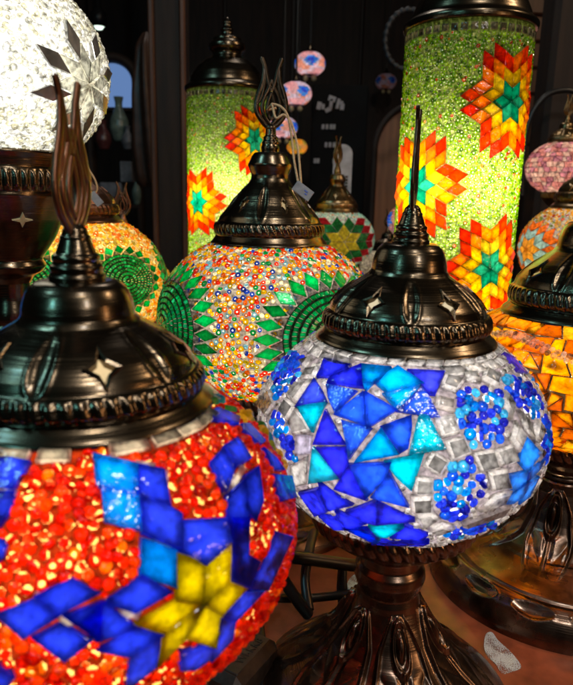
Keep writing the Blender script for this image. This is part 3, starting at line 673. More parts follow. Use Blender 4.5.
# ================================================================== 2. front lamp, red beads and blue diamonds
def build_front():
    a, b, cr, rd = .0735, .056, .0450, .040
    root, gc = lamp_root(90, 520, .212, 'mosaic_lamp', 'nearest lamp with orange-red beads, blue diamonds and a yellow star', 'lamp', GRP)
    hi = math.acos(cr * .95 / a); lo = -math.acos(rd * .9 / a)
    g = Globe(gc, a, b, lo, hi, .004, (.15, .012, .002)); g.q = []
    z = {'0': (0, 400, 1.848), '1': (0, 430, 5.73), '2': (80, 430, 5.73), '3': (0, 520, 4.15), '4': (80, 520, 4.15), '5': (180, 390, 4.775), '6': (180, 520, 4.15), 'p': (0, 0, 1)}
    def P(k, c, *xy, **kw):
        ox, oy, s = z[k]; g.trace([(ox + xy[i] / s, oy + xy[i + 1] / s) for i in range(0, len(xy), 2)], c, gap=-.0009, **kw)
    Bl = (.012, .035, .90); Bc = (.0, .20, .98); Y_ = (.46, .39, .0)
    P('0', Y_, 372, 372, 375, 300, 420, 268, 418, 335); P('0', Y_, 372, 372, 418, 337, 448, 347, 405, 392); P('0', Y_, 372, 372, 405, 394, 392, 448, 340, 434)
    P('0', Y_, 372, 374, 340, 435, 290, 480, 300, 430); P('0', Y_, 370, 374, 300, 427, 250, 408, 325, 367); P('0', Y_, 370, 372, 325, 365, 325, 285, 373, 300)
    P('2', Bc, 85, 155, 320, 210, 320, 375, 105, 325); P('2', Bl, 330, 215, 470, 245, 500, 430, 330, 375); P('2', Bc, 130, 340, 325, 390, 335, 570, 150, 520)
    P('p', Bl, 140, 499, 166, 507, 179, 515, 178, 548, 142, 533); P('4', Bc, 255, 80, 390, 130, 390, 270, 250, 220)
    P('4', Bl, 105, 335, 255, 230, 365, 295, 230, 375); P('p', Bl, 80, 622, 104, 603, 135, 625, 98, 638); P('4', Bl, 85, 525, 230, 440, 325, 465, 200, 550); P('4', Bl, 210, 550, 320, 480, 315, 590, 190, 680)
    P('3', Bl, 160, 310, 300, 245, 400, 300, 250, 380); P('3', Bl, 0, 385, 150, 325, 240, 390, 105, 475); P('3', Bl, 150, 480, 255, 425, 370, 490, 270, 565)
    P('p', Bl, 66, 614, 100, 602, 100, 637, 75, 621)
    P('1', Bl, 0, 185, 60, 180, 165, 200, 120, 280, 85, 335, 0, 325); P('1', Bl, 0, 375, 85, 370, 60, 470, 0, 560)
    P('3', Bl, -20, 80, 28, 98, 10, 160, -20, 170); P('3', Bl, 0, 600, 60, 640, 20, 690, -20, 690)
    P('5', Bl, 135, 360, 195, 295, 250, 380, 205, 490); P('5', Bl, 205, 280, 275, 230, 325, 330, 250, 380); P('5', Bl, 145, 115, 175, 95, 270, 140, 265, 170, 150, 150)
    P('5', Bl, 280, 180, 320, 175, 390, 250, 370, 265, 290, 210); P('5', Bl, 300, 420, 350, 385, 380, 530, 350, 615, 300, 560); P('5', Bl, 215, 510, 290, 440, 310, 610, 300, 668, 215, 640)
    P('5', Bl, 390, 290, 440, 330, 475, 385, 435, 380); P('5', Bl, 440, 410, 525, 420, 525, 520, 480, 530, 455, 500)
    P('6', Bl, 0, 10, 180, 0, 195, 93, 97, 182, 0, 130); P('6', Bl, 207, 5, 275, 0, 275, 150, 320, 170, 270, 270, 210, 240); P('6', Bl, 350, 160, 390, 55, 440, 70, 360, 280, 285, 275)
    P('6', Bl, 170, 388, 265, 298, 330, 290, 220, 410); P('6', Bl, 133, 498, 157, 402, 213, 417, 203, 480, 120, 560); P('6', Bl, 0, 540, 120, 510, 110, 560, 50, 600, 0, 600)
    # strand of bigger coloured beads, upper right
    strand = crom([(213, 402), (234, 418), (249, 421), (261, 430), (271, 446), (279, 460), (286, 475)], 6)
    pal2 = [((.75, .6, .02), 2), ((.05, .35, .06), 2), ((.02, .35, .55), 2), ((.8, .08, .01), 1), ((.35, .55, .03), 2)]
    for q in (('3', 255, 405, 290, 395, 302, 425, 265, 432), ('3', 300, 390, 415, 345, 415, 366, 310, 408), ('3', 165, 300, 247, 365, 238, 380, 157, 318), ('4', 290, 75, 300, 70, 365, 106, 355, 118),
              ('5', 205, 492, 285, 370, 305, 385, 228, 505), ('4', 170, 368, 240, 378, 225, 402, 176, 390), ('1', 5, 338, 85, 352, 80, 374, 10, 360), ('2', 330, 190, 410, 205, 400, 240, 345, 222), ('2', 455, 240, 490, 250, 492, 300, 470, 300)):
        P(q[0], (.95, .9, .82), *q[1:], h=.0012)
    us = np.array([g.hit(x + RNG.uniform(-2.5, 2.5), y + RNG.uniform(-2.5, 2.5)) for x, y in np.repeat(strand, 3, 0)])
    g.beads(us, .0031, pal2, RBF, tilt=.5, lift=.0006); g.beads(us * np.array([-1, -1, 1]), .0031, pal2, RBF, tilt=.5)
    for U, c, kw in g.q: g.poly(U, c, back=True, **kw)
    g.ring(hi - .085, hi - .008, 26, (.8, .76, .66), jit=.4, gap=.0006)
    red = [((.92, .035, .0), 6), ((.70, .012, .0), 5), ((.97, .085, .0), 3), ((.98, .26, .0), .9)]
    for k in range(6): g.beads(g.rand_dirs(13000), .00175, red, (RBC, RBO, RBC, RBF, RBC, RBO)[k], tilt=(.9, .6)[k % 2], lift=.0003, pack=.70, size_jit=.25)
    g.beads(g.rand_dirs(14000), .0011, red, RBC, tilt=.5)
    g.build(root, shell_mat('front_lamp_glass', (.92, .88, .80)), shell_mat('amber_front_glass', (1.0, .60, .16)))
    zc = gc[2] + b * sq(cr * .95 / a); make_cap(root, cr, zc - .0005, CAP_LOW, BRONZE, 58, cut_off=rad(-2), zs_=.82)
    make_finial(root, cr, zc - .0005 - .21 * cr, STACK_LOW, BRONZE, rad(84), tw=.27, th=1.05, mat2=COPPER, wd=.0017)
    zt = gc[2] - b * sq(rd * .97 / a); make_base(root, zt, rd, .070, .065, BASEM, 'bell', rad(20))
    make_bulb(root, gc[2] + .004, .012, .50, (1, .88, .68), (-.004, -.024))
build_front()

# ================================================================== medallion lamps (green wheels)
def medallions(g, lons, Rin, nring, green, grey, hd, nd, t_h=.0011, la0=0.0):
    for lon in lons:
        for k in range(nring):
            r1 = Rin * (1 - k * .135); r0 = r1 - Rin * .098; n = max(8, int(2 * pi * r1 / (Rin * .105)))
            if r0 < .02 or k == nring - 1: r0 = .004
            off = RNG.uniform(0, 1)
            an = np.linspace(0, 2 * pi, 121)[:-1]                   # dark grout line round each ring
            for ra, rb in ((r0 - Rin * .040, r0 + .004), (r1 - .004, r1 + Rin * .012)):
                if ra > .01:
                    Ui, Uo = g.e.around(lon, la0, np.full(120, ra), an), g.e.around(lon, la0, np.full(120, rb), an); ii = np.arange(120); jj = (ii + 1) % 120
                    g.mb.add(np.concatenate([g.e.pt(Ui) + g.e.nrm(Ui) * .0003, g.e.pt(Uo) + g.e.nrm(Uo) * .0003]), np.stack([ii, 120 + ii, 120 + jj, jj], 1), (.03, .05, .03), 5)
            for i in range(n):
                a0, a1 = (i + off) * 2 * pi / n, (i + off + .90) * 2 * pi / n
                g.poly(g.e.around(lon, la0, np.array([r0, r0, r1, r1]), np.array([a0, a1, a1, a0])), pick(green, 1)[0], gap=.00012, claim=False, h=t_h, bev=.0003)
        for i in range(nd):
            am = i * 2 * pi / nd; w = pi / nd; Ro = Rin + hd
            P = g.e.around(lon, la0, np.array([Rin + .015, Rin + hd * .52, Ro, Rin + hd * .52]), np.array([am, am - w * .86, am, am + w * .86]))
            g.poly(P, pick(green, 1)[0] * np.array([.8, 1.0, .8]), gap=.0002)
            P = g.e.around(lon, la0, np.array([Rin + .004, Rin + hd * .46, Rin + .004]), np.array([am + w * .12, am + w, am + w * 1.88]))
            g.poly(P, grey, gap=.0003, mat=5, h=.0012, claim=False)
            P = g.e.around(lon, la0, np.array([Rin * .2, Rin * .6, Rin * 1.0]), np.array([am, am, am]))
        for rr in np.linspace(0, Rin, 16):
            for an in np.linspace(0, 2 * pi, 40): g.cl.put(g.e.pt(g.e.around(lon, la0, np.array(rr), np.array(an))), .0016)
GREEN = [((.0, .28, .065), 3), ((.0, .38, .11), 3), ((.01, .52, .25), 1.0), ((.0, .15, .035), 1.8)]
def build_mid():
    a, b, cr, rd = .0900, .069, .047, .045
    root, gc = lamp_root(268, 316, .524, 'mosaic_lamp', 'globe lamp with two green wheel medallions among multicoloured seed beads', 'lamp', GRP)
    hi = math.acos(cr * .93 / a); lo = -math.acos(rd * .9 / a)
    g = Globe(gc, a, b, lo, hi, .005, (.20, .185, .17))
    medallions(g, (rad(36), rad(-62), rad(161)), .48, 7, GREEN, (.17, .165, .17), .24, 24)
    pal = [((.95, .42, .0), 3), ((.95, .16, .0), 2.4), ((.88, .03, .005), 2.8), ((.92, .88, .72), 2.4), ((.92, .60, .0), 2.2), ((.0, .32, .07), 1.6), ((.01, .06, .65), 1.4), ((.20, .52, .80), 1.3), ((.40, .32, .0), 1)]
    g.beads(g.rand_dirs(32000), .0020, pal, RB, tilt=.35, size_jit=.2, pack=.76); g.beads(g.rand_dirs(9000), .00125, pal, RBS, tilt=.35)
    g.build(root, shell_mat('bead_lamp_glass', (.93, .88, .74)))
    zc = gc[2] + b * sq(cr * .95 / a)
    make_cap(root, cr, zc - .0005, CAP_TALL, BRONZE, 50, 0.7, 6, rad(22 - 30), (.18, .40), (.55, .95), cut_shape='vase', cut_k=.62, zs_=.93)
    make_finial(root, cr, zc - .0005 - .16 * cr, STACK_TALL, BRONZE, rad(12), tw=.255, th=1.08, mat2=FINM)
    zt = gc[2] - b * sq(rd * .97 / a); make_base(root, zt, rd, .086, .060, BASEM, 'disk', 0)
    make_bulb(root, gc[2] - .004, .014, .62, off=(.0, -.022))
    return root, gc, zc, cr
MID = build_mid()
def build_amber_green():
    a, b, cr, rd = .089, .070, .0475, .045
    root, gc = lamp_root(76, 283, .63, 'mosaic_lamp', 'amber bead globe lamp with green wheels, behind the nearest lamp cap', 'lamp', GRP)
    hi = math.acos(cr * .93 / a); lo = -math.acos(rd * .9 / a)
    g = Globe(gc, a, b, lo, hi, .006, (.35, .26, .08))
    medallions(g, [rad(-8 + 57 * k) for k in range(6)], .34, 8, GREEN, (.16, .18, .10), .13, 20, la0=.16)
    pal = [((.95, .42, .02), 4), ((.95, .22, .01), 2), ((.95, .62, .06), 3), ((.8, .8, .7), 1.2), ((.5, .45, .05), 1)]
    g.beads(g.rand_dirs(26000), .0021, pal, RB, tilt=.35, size_jit=.2)
    g.build(root, shell_mat('amber_bead_glass', (.95, .72, .34)))
    zc = gc[2] + b * sq(cr * .95 / a)
    make_cap(root, cr, zc - .0005, CAP_LOW, COPPER, 50, 0.5, 6, rad(20), res=240); make_finial(root, cr, zc - .0005, STACK_LOW, COPPER, rad(20))
    zt = gc[2] - b * sq(rd * .97 / a); make_base(root, zt, rd, .085, .070, BASEM, 'bell', 0)
    make_bulb(root, gc[2] - .004, .014, .75, off=(.01, -.022))
    return root, gc, zc, cr
AMB = build_amber_green()

# ================================================================== amber crackle lamp (right)
def build_right():
    a, b, cr, rd = .084, .050, .0545, .040
    root, gc = lamp_root(577, 371, .43, 'mosaic_lamp', 'amber crackle-tile lamp with a silver bead chain, at the right edge', 'lamp', GRP)
    hi = math.acos(cr * .93 / a); lo = -math.acos(rd * .9 / a)
    g = Globe(gc, a, b, lo, hi, .004, (.05, .03, .018))
    lon = np.linspace(-pi, pi, 130); lat = hi - .36 + .085 * np.sin(lon * 5 + .4)
    silver = [((.95, .93, .88), 3), ((.8, .76, .7), 2), ((.4, .3, .22), 1)]
    pal = [((.95, .36, .0), 4), ((.90, .24, .0), 3), ((.98, .52, .01), 2), ((.50, .10, .0), 2.4)]
    g.jitter_grid(10, .0110, pal, .0008, .45, .36)
    for dl in (-.022, .022): g.beads(g.e.ll(lon + dl * .5, lat + dl), .0019, silver, RBC, mat=3, tilt=.3, lift=.0022, force=True)
    g.build(root, shell_mat('amber_tile_glass', (.95, .82, .6), .05))
    zc = gc[2] + b * sq(cr * .95 / a)
    make_cap(root, cr, zc - .0005, CAP_LOW, BRONZE, 56, .5, 6, rad(-17 + 30)); make_finial(root, cr, zc - .0005, STACK_LOW, BRONZE, rad(10), th=1.35)
    zt = gc[2] - b * sq(rd * .97 / a); make_base(root, zt, rd, .090, .080, BASEM, 'disk', 0)
    make_bulb(root, gc[2] - .002, .010, .34, (1, .84, .52), (-.030, -.030))
build_right()

# ================================================================== white mirror-star lamp (upper left)
def build_white():
    Y = .43; a, b = .069, .060
    root, gc = lamp_root(-5, 72, Y, 'mosaic_lamp', 'white crackle-bead globe lamp with mirror star, standing on a tall bronze stem', 'lamp', GRP)
    rd = .042; lo = -math.acos(rd * .85 / a); hi = rad(70)
    g = Globe(gc, a, b, lo, hi, .004, (.72, .72, .68))
    clr = (.88, .86, .74)
    for c0 in (g.hit(87, 84), g.hit(87, 84) * np.array([-1, -1, 1])):
        lon0 = math.atan2(c0[0], -c0[1]); lat0 = math.asin(c0[2]); e = .205
        for k in range(8):
            a0, a1 = (k - .5) * pi / 4 + .2, (k + .5) * pi / 4 + .2
            v = lambda *cs: np.array([g.e.around(lon0, lat0, np.array(np.hypot(x, y)), np.array(math.atan2(y, x))) for x, y in cs])
            E0 = e * np.array([math.cos(a0), math.sin(a0)]); E1 = e * np.array([math.cos(a1), math.sin(a1)])
            g.poly(v((0.001, 0), E0, E0 + E1, E1), clr, mat=3, gap=.0003, h=.0022)
            M0 = E0 + E1; ac, pc = math.atan2(M0[1], M0[0]), math.hypot(*M0); s_ = .36
            g.poly(v(E1 * 1.04, (E0 + E1) * 1.04, (E0 + 2 * E1) * 1.02, E1 * 2.0), (.5, .5, .5), mat=4, gap=.0004, h=.0024)
    pal = [((.92, .91, .82), 4), ((.97, .96, .90), 3), ((.80, .77, .60), 2)]
    g.beads(g.rand_dirs(30000), .0019, pal, RB, mat=3, tilt=.3, size_jit=.2); g.beads(g.rand_dirs(9000), .0012, pal, RBS, mat=3)
    g.build(root, shell_mat('white_lamp_glass', (.92, .90, .80), .07))
    # bowl shaped holder on a stem
    z0 = gc[2] - b * sq(rd * .95 / a); R = rd
    mb = MB()
    prof = [(.86, .06), (.97, .05), (1.03, .0), (1.0, -.06), (.97, -.22), (.985, -.27), (1.0, -.36), (.99, -.5), (.97, -.56), (.98, -.62), (.95, -.72), (.86, -1.0), (.72, -1.3), (.55, -1.55), (.5, -1.62), (.56, -1.72), (.5, -1.82), (.36, -1.9), (.3, -2.0)]
    def disp(TH, r, z):
        zz = z / R; m = (zz < -.26) & (zz > -.55); w = np.clip(np.minimum(-.26 - zz, zz + .55) / .05, 0, 1)
        return np.where(m, w * R * .05 * (np.abs(np.sin(24 * TH)) ** .7 - .5), 0), 0 * r
    lathe(mb, [(r * R, q * R) for r, q in prof], 336, 100, disp); hd = mb.build('globe_holder', BRONZE, root, (0, 0, z0))
    for k in range(6):
        ib = MB()
        th = -pi / 2 + rad(-22) + k * pi / 3 + rad(60); q = -.98 * R; r = .875 * R + .0004
        c = np.array([r * math.cos(th), r * math.sin(th), q]); n = unit(np.array([math.cos(th), math.sin(th), -.4])); x = np.array([-math.sin(th), math.cos(th), 0]); y = np.cross(n, x)
        an = np.arange(8) * pi / 4; rr = np.where(np.arange(8) % 2 == 0, .0062, .0022)
        tile(ib, c + np.outer(rr * np.cos(an), x) + np.outer(rr * np.sin(an) * .8, y), n, (1, 1, 1), h=.0006, bev=.0002, gap=0, tilt=0)
        ib.build('cutout', [INLAY] * 6, hd)
    sb = MB(); zt = z0 - 2.0 * R
    lathe(sb, [(.0125, zt + .002), (.0115, zt - .01), (.014, zt - .02), (.014, zt - .026), (.010, zt - .04), (.0095, zt - .08), (.013, zt - .10), (.011, .052)], 48, 80)
    sb.build('neck', BRONZE, root)
    fb = MB(); lathe(fb, [(r * .075, q * .054) for r, q in BELL], 300, 100, leaf_disp(.075, .054, 6)); fb.build('foot', BASEM, root)
    cb = MB(); zc = gc[2] + b * math.sin(hi) - .001
    lathe(cb, [(.026, 0), (.027, .002), (.022, .006), (.012, .010), (.006, .018), (.007, .022), (0, .03)], 48, 40); cb.build('cap', BRONZE, root, (0, 0, zc))
    make_bulb(root, gc[2] + .000, .017, .27, (1, .98, .94), (.012, -.020))
build_white()

# ================================================================== cylinder lamps
CYLSH = shell_mat('cylinder_glass', (.86, .86, .62))
def build_cylinder(px, py, Y, pytop, R, fpx, rows, label):
    GCOL[0] = np.array((.16, .22, .05)); gc = W(px, py, Y)
    root = empty('cylinder_lamp', (gc[0], gc[1], 0), label, 'lamp', 'tall cylinder mosaic lamps')
    ztop = W(px, pytop, Y)[2]; mb = MB(); cl = Claim(.0045)
    n = 128; th = np.linspace(0, 2 * pi, n, endpoint=False); zz = np.array([.055, ztop])
    TH, ZZ = np.meshgrid(th, zz, indexing='ij'); cov = []
    view = math.atan2(gc[0], gc[1])                                 # azimuth of the line of sight
    def P3(s, z):
        t = -pi / 2 - view + s / R
        return np.stack([R * np.cos(t), R * np.sin(t), z], -1), np.stack([np.cos(t), np.sin(t), 0 * np.asarray(z)], -1)
    ztf = W(fpx[0], fpx[1], Y - .045)[2]; e = .0113
    teal = [(.0, .30, .22), (.01, .38, .30)]; yel = [(.86, .52, .0), (.78, .56, .01)]; ora = [(.95, .20, .0), (.95, .28, .0)]; red = [(.88, .03, .0), (.92, .055, .0), (.75, .015, .0)]
    for row in range(len(rows)):
        for lon in (rows[row][0], rows[row][0] + 178):
            s0 = rad(lon) * R; z0 = ztf - rows[row][1]
            if z0 < .05: continue
            tw = RNG.uniform(-.12, .12)
            for k in range(6):
                E0 = e * np.array([math.cos((k - .5) * pi / 3 + tw), math.sin((k - .5) * pi / 3 + tw)]); E1 = e * np.array([math.cos((k + .5) * pi / 3 + tw), math.sin((k + .5) * pi / 3 + tw)])
                for i in range(3):
                    for j in range(3):
                        if i + j == 4: continue
                        c = [teal, yel, ora, red][i + j]
                        if i + j == 2 and i != j: c = ora + red[:1]
                        q = np.array([i * E0 + j * E1, (i + 1) * E0 + j * E1, (i + 1) * E0 + (j + 1) * E1, i * E0 + (j + 1) * E1])
                        q = q + RNG.normal(0, .00032, q.shape); z = z0 + q[:, 1]
                        if z.min() < .058 or z.max() > ztop - .01: continue
                        p, nn = P3(s0 + q[:, 0] * .92, z)
                        if cl.near(p.mean(0), .003): continue
                        tile(mb, p, unit(nn.mean(0)), c[R0.randrange(len(c))], h=.0021, gap=.0003, mat=0, tilt=.07, jit=.2); cl.put_poly(p, .0016); cov += [(q_, .0009, 0) for q_ in outline_pts(p)]
    for i in range(44):                                             # row of clear squares under the cap
        s0, s1 = (i + .08) * 2 * pi * R / 44, (i + .84) * 2 * pi * R / 44
        p, nn = P3(np.array([s0, s1, s1, s0]), np.array([ztop - .0105, ztop - .0105, ztop - .0045, ztop - .0045])); tile(mb, p, unit(nn.mean(0)), (.5, .46, .36), mat=3, h=.0012); cl.put_poly(p); cov += [(q_, .0009, 0) for q_ in outline_pts(p)]
    pal = [((.32, .68, .0), 5), ((.20, .52, .0), 4), ((.48, .78, .02), 4), ((.10, .30, .0), 2), ((.85, .10, .02), .45), ((.75, .30, .03), .3), ((.6, .7, .3), 1)]
    for r, cnt in ((.00175, 52000), (.0011, 26000)):
        s = RNG.uniform(-pi * R, pi * R, cnt); z = RNG.uniform(.056, ztop - .011, cnt); p, nn = P3(s, z); acc = []
        for i in range(cnt):
            if not cl.near(p[i], r * .76): cl.put(p[i], r * .76); acc.append(i)
        acc = np.array(acc); cov += [(q_, r * .8, 1) for q_ in p[acc]]; stamp(mb, *(RBS if r > .0012 else DB), p[acc], nn[acc], r * RNG.uniform(.85, 1.15, len(acc)), pick(pal, len(acc)), 1, .3)
    nu, nv = int(2 * pi * R / .0009), int((ztop - .055) / .0009)
    TH, ZZ = np.meshgrid(np.linspace(0, 2 * pi, nu, endpoint=False), np.linspace(.055, ztop, nv), indexing='ij')
    paint_shell(mb, np.stack([R * np.cos(TH), R * np.sin(TH), ZZ], -1), grid_faces(nu, nv), cov)
    mb.build('mosaic_cylinder', [G, GB, CYLSH, GC, MIRROR, GROUT, CYLSH], root)
    cp = MB()
    prof = [(.98, -.03), (1.05, -.02), (1.065, .06), (1.06, .10), (1.02, .14), (.98, .17), (.96, .2), (.93, .3), (.86, .48), (.74, .68), (.58, .85), (.42, .95), (.36, 1.0), (.36, 1.08), (.42, 1.14), (.46, 1.22), (.45, 1.32), (.40, 1.38), (.36, 1.42), (.34, 1.5), (.22, 1.55), (.15, 1.6), (.14, 1.68), (.17, 1.72), (.13, 1.78), (.10, 1.86), (.12, 1.92), (.09, 1.98), (.04, 2.06), (0, 2.08)]
    lathe(cp, [(r * R, q * R * .83) for r, q in prof], 128, 150, None); cp.build('cap', BRONZE, root, (0, 0, ztop))
    bs = MB(); lathe(bs, [(.98 * R, .066), (1.07 * R, .064), (1.08 * R, .052), (1.0 * R, .045), (1.05 * R, .03), (1.22 * R, .012), (1.25 * R, 0)], 96, 60); bs.build('foot', BASEM, root)
    make_bulb(root, .15, .014, .95, off=(0, -.012)); make_bulb(root, ztop - .13, .012, .80, off=(0, -.012))
    return root
build_cylinder(459, 165, .612, 32, .0545, (507, 103), ((43, 0), (-38, .069), (37, .138), (-48, .21), (30, .28)), 'nearer tall cylinder lamp of lime beads with three red star flowers, right of centre')
build_cylinder(227, 170, .94, 92, .0550, (253, 140), ((42, 0), (-46, .083), (30, .166), (-50, .24), (30, .31)), 'farther tall cylinder lamp of lime beads with red star flowers, beside the dark pillar')

# ================================================================== small lamps behind
def lone_star(g, lon, lat, e, n, cols, rot=0.0, gap=.0004, nsec=6):
    for k in range(nsec):
        w = pi / nsec; E0 = e * np.array([math.cos(2 * w * k - w + rot), math.sin(2 * w * k - w + rot)]); E1 = e * np.array([math.cos(2 * w * k + w + rot), math.sin(2 * w * k + w + rot)])
        for i in range(n):
            for j in range(n):
                if i + j >= len(cols): continue
                q = [i * E0 + j * E1, (i + 1) * E0 + j * E1, (i + 1) * E0 + (j + 1) * E1, i * E0 + (j + 1) * E1]
                U = np.array([g.e.around(lon, lat, np.array(max(1e-4, math.hypot(*v))), np.array(math.atan2(v[1], v[0]))) for v in q])
                if (U[:, 2] > math.sin(g.hi) - .02).any() or g.cl.near(g.e.pt(U.mean(0)), .002): continue
                g.poly(U, cols[i + j], gap=gap)
def small_lamp(px, py, Y, a, b, cr, label, deco, shell, metal, power, z_stand=0.0, finial=True, fin_ang=0.3, kind='plain', tall=False, name='mosaic_lamp', bulbcol=(1, .84, .62), base_r=None):
    gc = W(px, py, Y); root = empty(name, (gc[0], gc[1], z_stand), label, 'lamp', GRP); rd = a * .5
    hi = math.acos(cr * .93 / a); lo = -math.acos(rd * .9 / a); g = Globe(gc, a, b, lo, hi, .005, res=.0014); g.view = math.atan2(gc[0], gc[1])
    deco(g); g.build(root, shell)
    zc = gc[2] + b * sq(cr * .95 / a) - z_stand
    pr, st = (CAP_TALL, STACK_TALL) if tall else (CAP_LOW, STACK_LOW)
    make_cap(root, cr, zc - .0005, pr, metal, 46, .5, 6, .4, (.18, .40) if tall else (.152, .362), (.55, .95) if tall else (.43, .71), res=184)
    make_finial(root, cr, zc - .0005, st, metal, fin_ang, tw=.27, th=1.15)
    zt = gc[2] - b * sq(rd * .97 / a) - z_stand
    make_base(root, zt, rd, base_r or a * .85, min(.055, zt * .45), metal, kind, neck=min(.014, rd * .4))
    make_bulb(root, gc[2] - z_stand, min(.012, b * .3), power * 1.3, bulbcol)
    return root
GREYSH = shell_mat('pale_glass', (.85, .82, .76))
def deco_star(g):
    lon = rad(-2); lat = rad(-2)
    lone_star(g, lon + g.view * -1 + .26, lat, .31, 3, [(.78, .66, .05), (.02, .22, .05), (.50, .02, .03)], rot=pi / 6)
    lone_star(g, lon + g.view * -1 + pi, lat, .30, 3, [(.78, .66, .05), (.02, .22, .05), (.50, .02, .03)], rot=pi / 6)
    g.beads(g.rand_dirs(14000), .0021, [((.30, .62, .60), 4), ((.45, .70, .62), 3), ((.6, .7, .6), 1), ((.75, .35, .1), .6)], RB)
small_lamp(335, 238, 1.0, .0600, .047, .0345, 'small lamp with yellow star in red and green diamonds, below an openwork brass finial', deco_star, GREYSH, BRASS, .15, .09, tall=True, fin_ang=.8)
def deco_multi(g):
    lone_star(g, rad(22) - g.view, rad(4), .20, 3, [(.85, .08, .02), (.9, .3, .02), (.35, .62, .68)], rot=.3)
    lone_star(g, rad(-55) - g.view, rad(0), .17, 3, [(.9, .4, .03), (.35, .62, .68), (.9, .2, .02)], rot=.1)
    g.beads(g.rand_dirs(20000), .0022, [((.95, .45, .03), 4), ((.85, .6, .15), 3), ((.8, .75, .6), 1.2), ((.8, .12, .02), 1), ((.3, .45, .1), .7)], RB)
small_lamp(590, 250, .80, .084, .062, .052, 'amber bead lamp with pale blue diamond tiles, right behind the nearer cylinder lamp', deco_multi, GREYSH, BRASS, .36, .09)
def deco_pink(g):
    def cf(u): 
        v = math.sin(u[0] * 19 + u[2] * 7) + math.sin(u[1] * 17 - u[2] * 23) ; return np.array((.80, .34, .36)) if v > .55 else np.array((.88, .62, .60)) if v > -.6 else np.array((.7, .3, .45))
    g.jitter_grid(12, .008, None, .0003, .3, .3, colf=cf)
small_lamp(562, 168, .98, .050, .0385, .026, 'pale pink speckled globe lamp at the far right, above the amber bead lamp', deco_pink, GREYSH, BRASS, .13, .09)
def deco_plain(g):
    g.beads(g.rand_dirs(9000), .0024, [((.85, .84, .74), 3), ((.7, .68, .5), 1)], RB, mat=3)
small_lamp(386, 266, 1.25, .050, .036, .030, 'little dark-capped lamp with whitish globe, left of the cylinder lamp', deco_plain, GREYSH, BRONZE, .06, .09)
def deco_blue(g):
    g.jitter_grid(9, .010, [((.01, .10, .9), 3), ((.01, .03, .7), 2), ((.0, .3, .9), 2)], .0004)
small_lamp(-52, 290, .52, .050, .040, .026, 'small blue tile lamp just showing at the left edge', deco_blue, GREYSH, BRONZE, .17)
def deco_amb(g):
    g.beads(g.rand_dirs(9000), .0026, [((.9, .45, .05), 3), ((.9, .65, .1), 2)], RB)
small_lamp(125, 284, .92, .066, .046, .040, 'copper-capped lamp whose tulip finial rises behind the amber green-wheel lamp', deco_amb, GREYSH, COPPER, .15, fin_ang=.15)

# ================================================================== hanging lamps
def hanging(px, py, Y, a, label, kind, pk=1.0):
    gc = W(px, py, Y); b = a * .76
    root = empty('hanging_lamp', gc, label, 'hanging lamp', 'small mosaic globes hanging at the back')
    g = Globe(gc, a, b, rad(-66), rad(66), .006, res=.0016); g.gc = gc
    def cf(u):
        v = math.sin(u[0] * 4.2 + 1.3 * kind + u[2] * 2) + math.sin(u[1] * 5 - u[2] * 4 + kind)
        if kind == 9: return np.array((.9, .42, .03)) if v > -.4 else np.array((.45, .42, .05))
        e_ = Ell(1, 1); k_ = min(np.linalg.norm(u - e_.ll(np.array(-.45 + 1.57 * q + .5 * (kind % 3)), np.array(.12))) for q in range(4))
        if k_ < .22: return np.array((.01, .07, .85))
        if k_ < .42: return np.array((.04, .30, .92))
        return np.array((.90, .50, .58)) if v > .3 else np.array((.80, .70, .88)) if v > -.7 else np.array((.85, .38, .28))
    g.jitter_grid(14, a * .17, None, .0004, .3, .3, colf=cf)
    g.paint(); g.mb.build('mosaic_globe', [G, GB, GREYSH, GC, MIRROR, GROUT, GREYSH], root)
    c = MB(); lathe(c, [(.46 * a, .70 * b), (.48 * a, .74 * b), (.4 * a, .95 * b), (.2 * a, 1.15 * b), (.1 * a, 1.4 * b), (.03 * a, 1.7 * b)], 32, 30); c.build('cap', BRONZE, root)
    k = MB(); lathe(k, [(.44 * a, -.70 * b), (.44 * a, -.76 * b), (.25 * a, -.9 * b), (.02 * a, -1.0 * b)], 32, 20); k.build('bottom_plate', BRONZE, root)
    for s in (-.28, .28):
        d = MB(); lathe(d, [(.001, 0), (.15 * a, -.1 * a), (.18 * a, -.22 * a), (.13 * a, -.34 * a), (.001, -.4 * a)], 16, 16); d.build('drop_bead', INLAY, root, (s * a, -a * .3, -.98 * b))
    t = MB(); tube(t, [(0, 0, 1.6 * b), (0, 0, 1.45)], .0022, 6, up=(0, 1, 0)); t.build('cord', BLACK, root)
    make_bulb(root, 0, a * .2, pk * .2 * (a / .044) ** 2, (1, .9, .8))
hanging(310, 64, 2.0, .044, 'topmost pink and blue globe hanging at the back', 1)
hanging(296, 94, 1.85, .042, 'middle pink and blue globe hanging behind the tulip finial', 2)
hanging(283, 128, 1.9, .040, 'lowest pink and blue globe hanging half behind the tulip finial', 3)
hanging(297, 147, 2.1, .031, 'small yellow-orange globe hanging beside the tag string', 9)
hanging(411, 221, .95, .033, 'pink and blue globe hanging at the edge of the nearer cylinder lamp', 1)

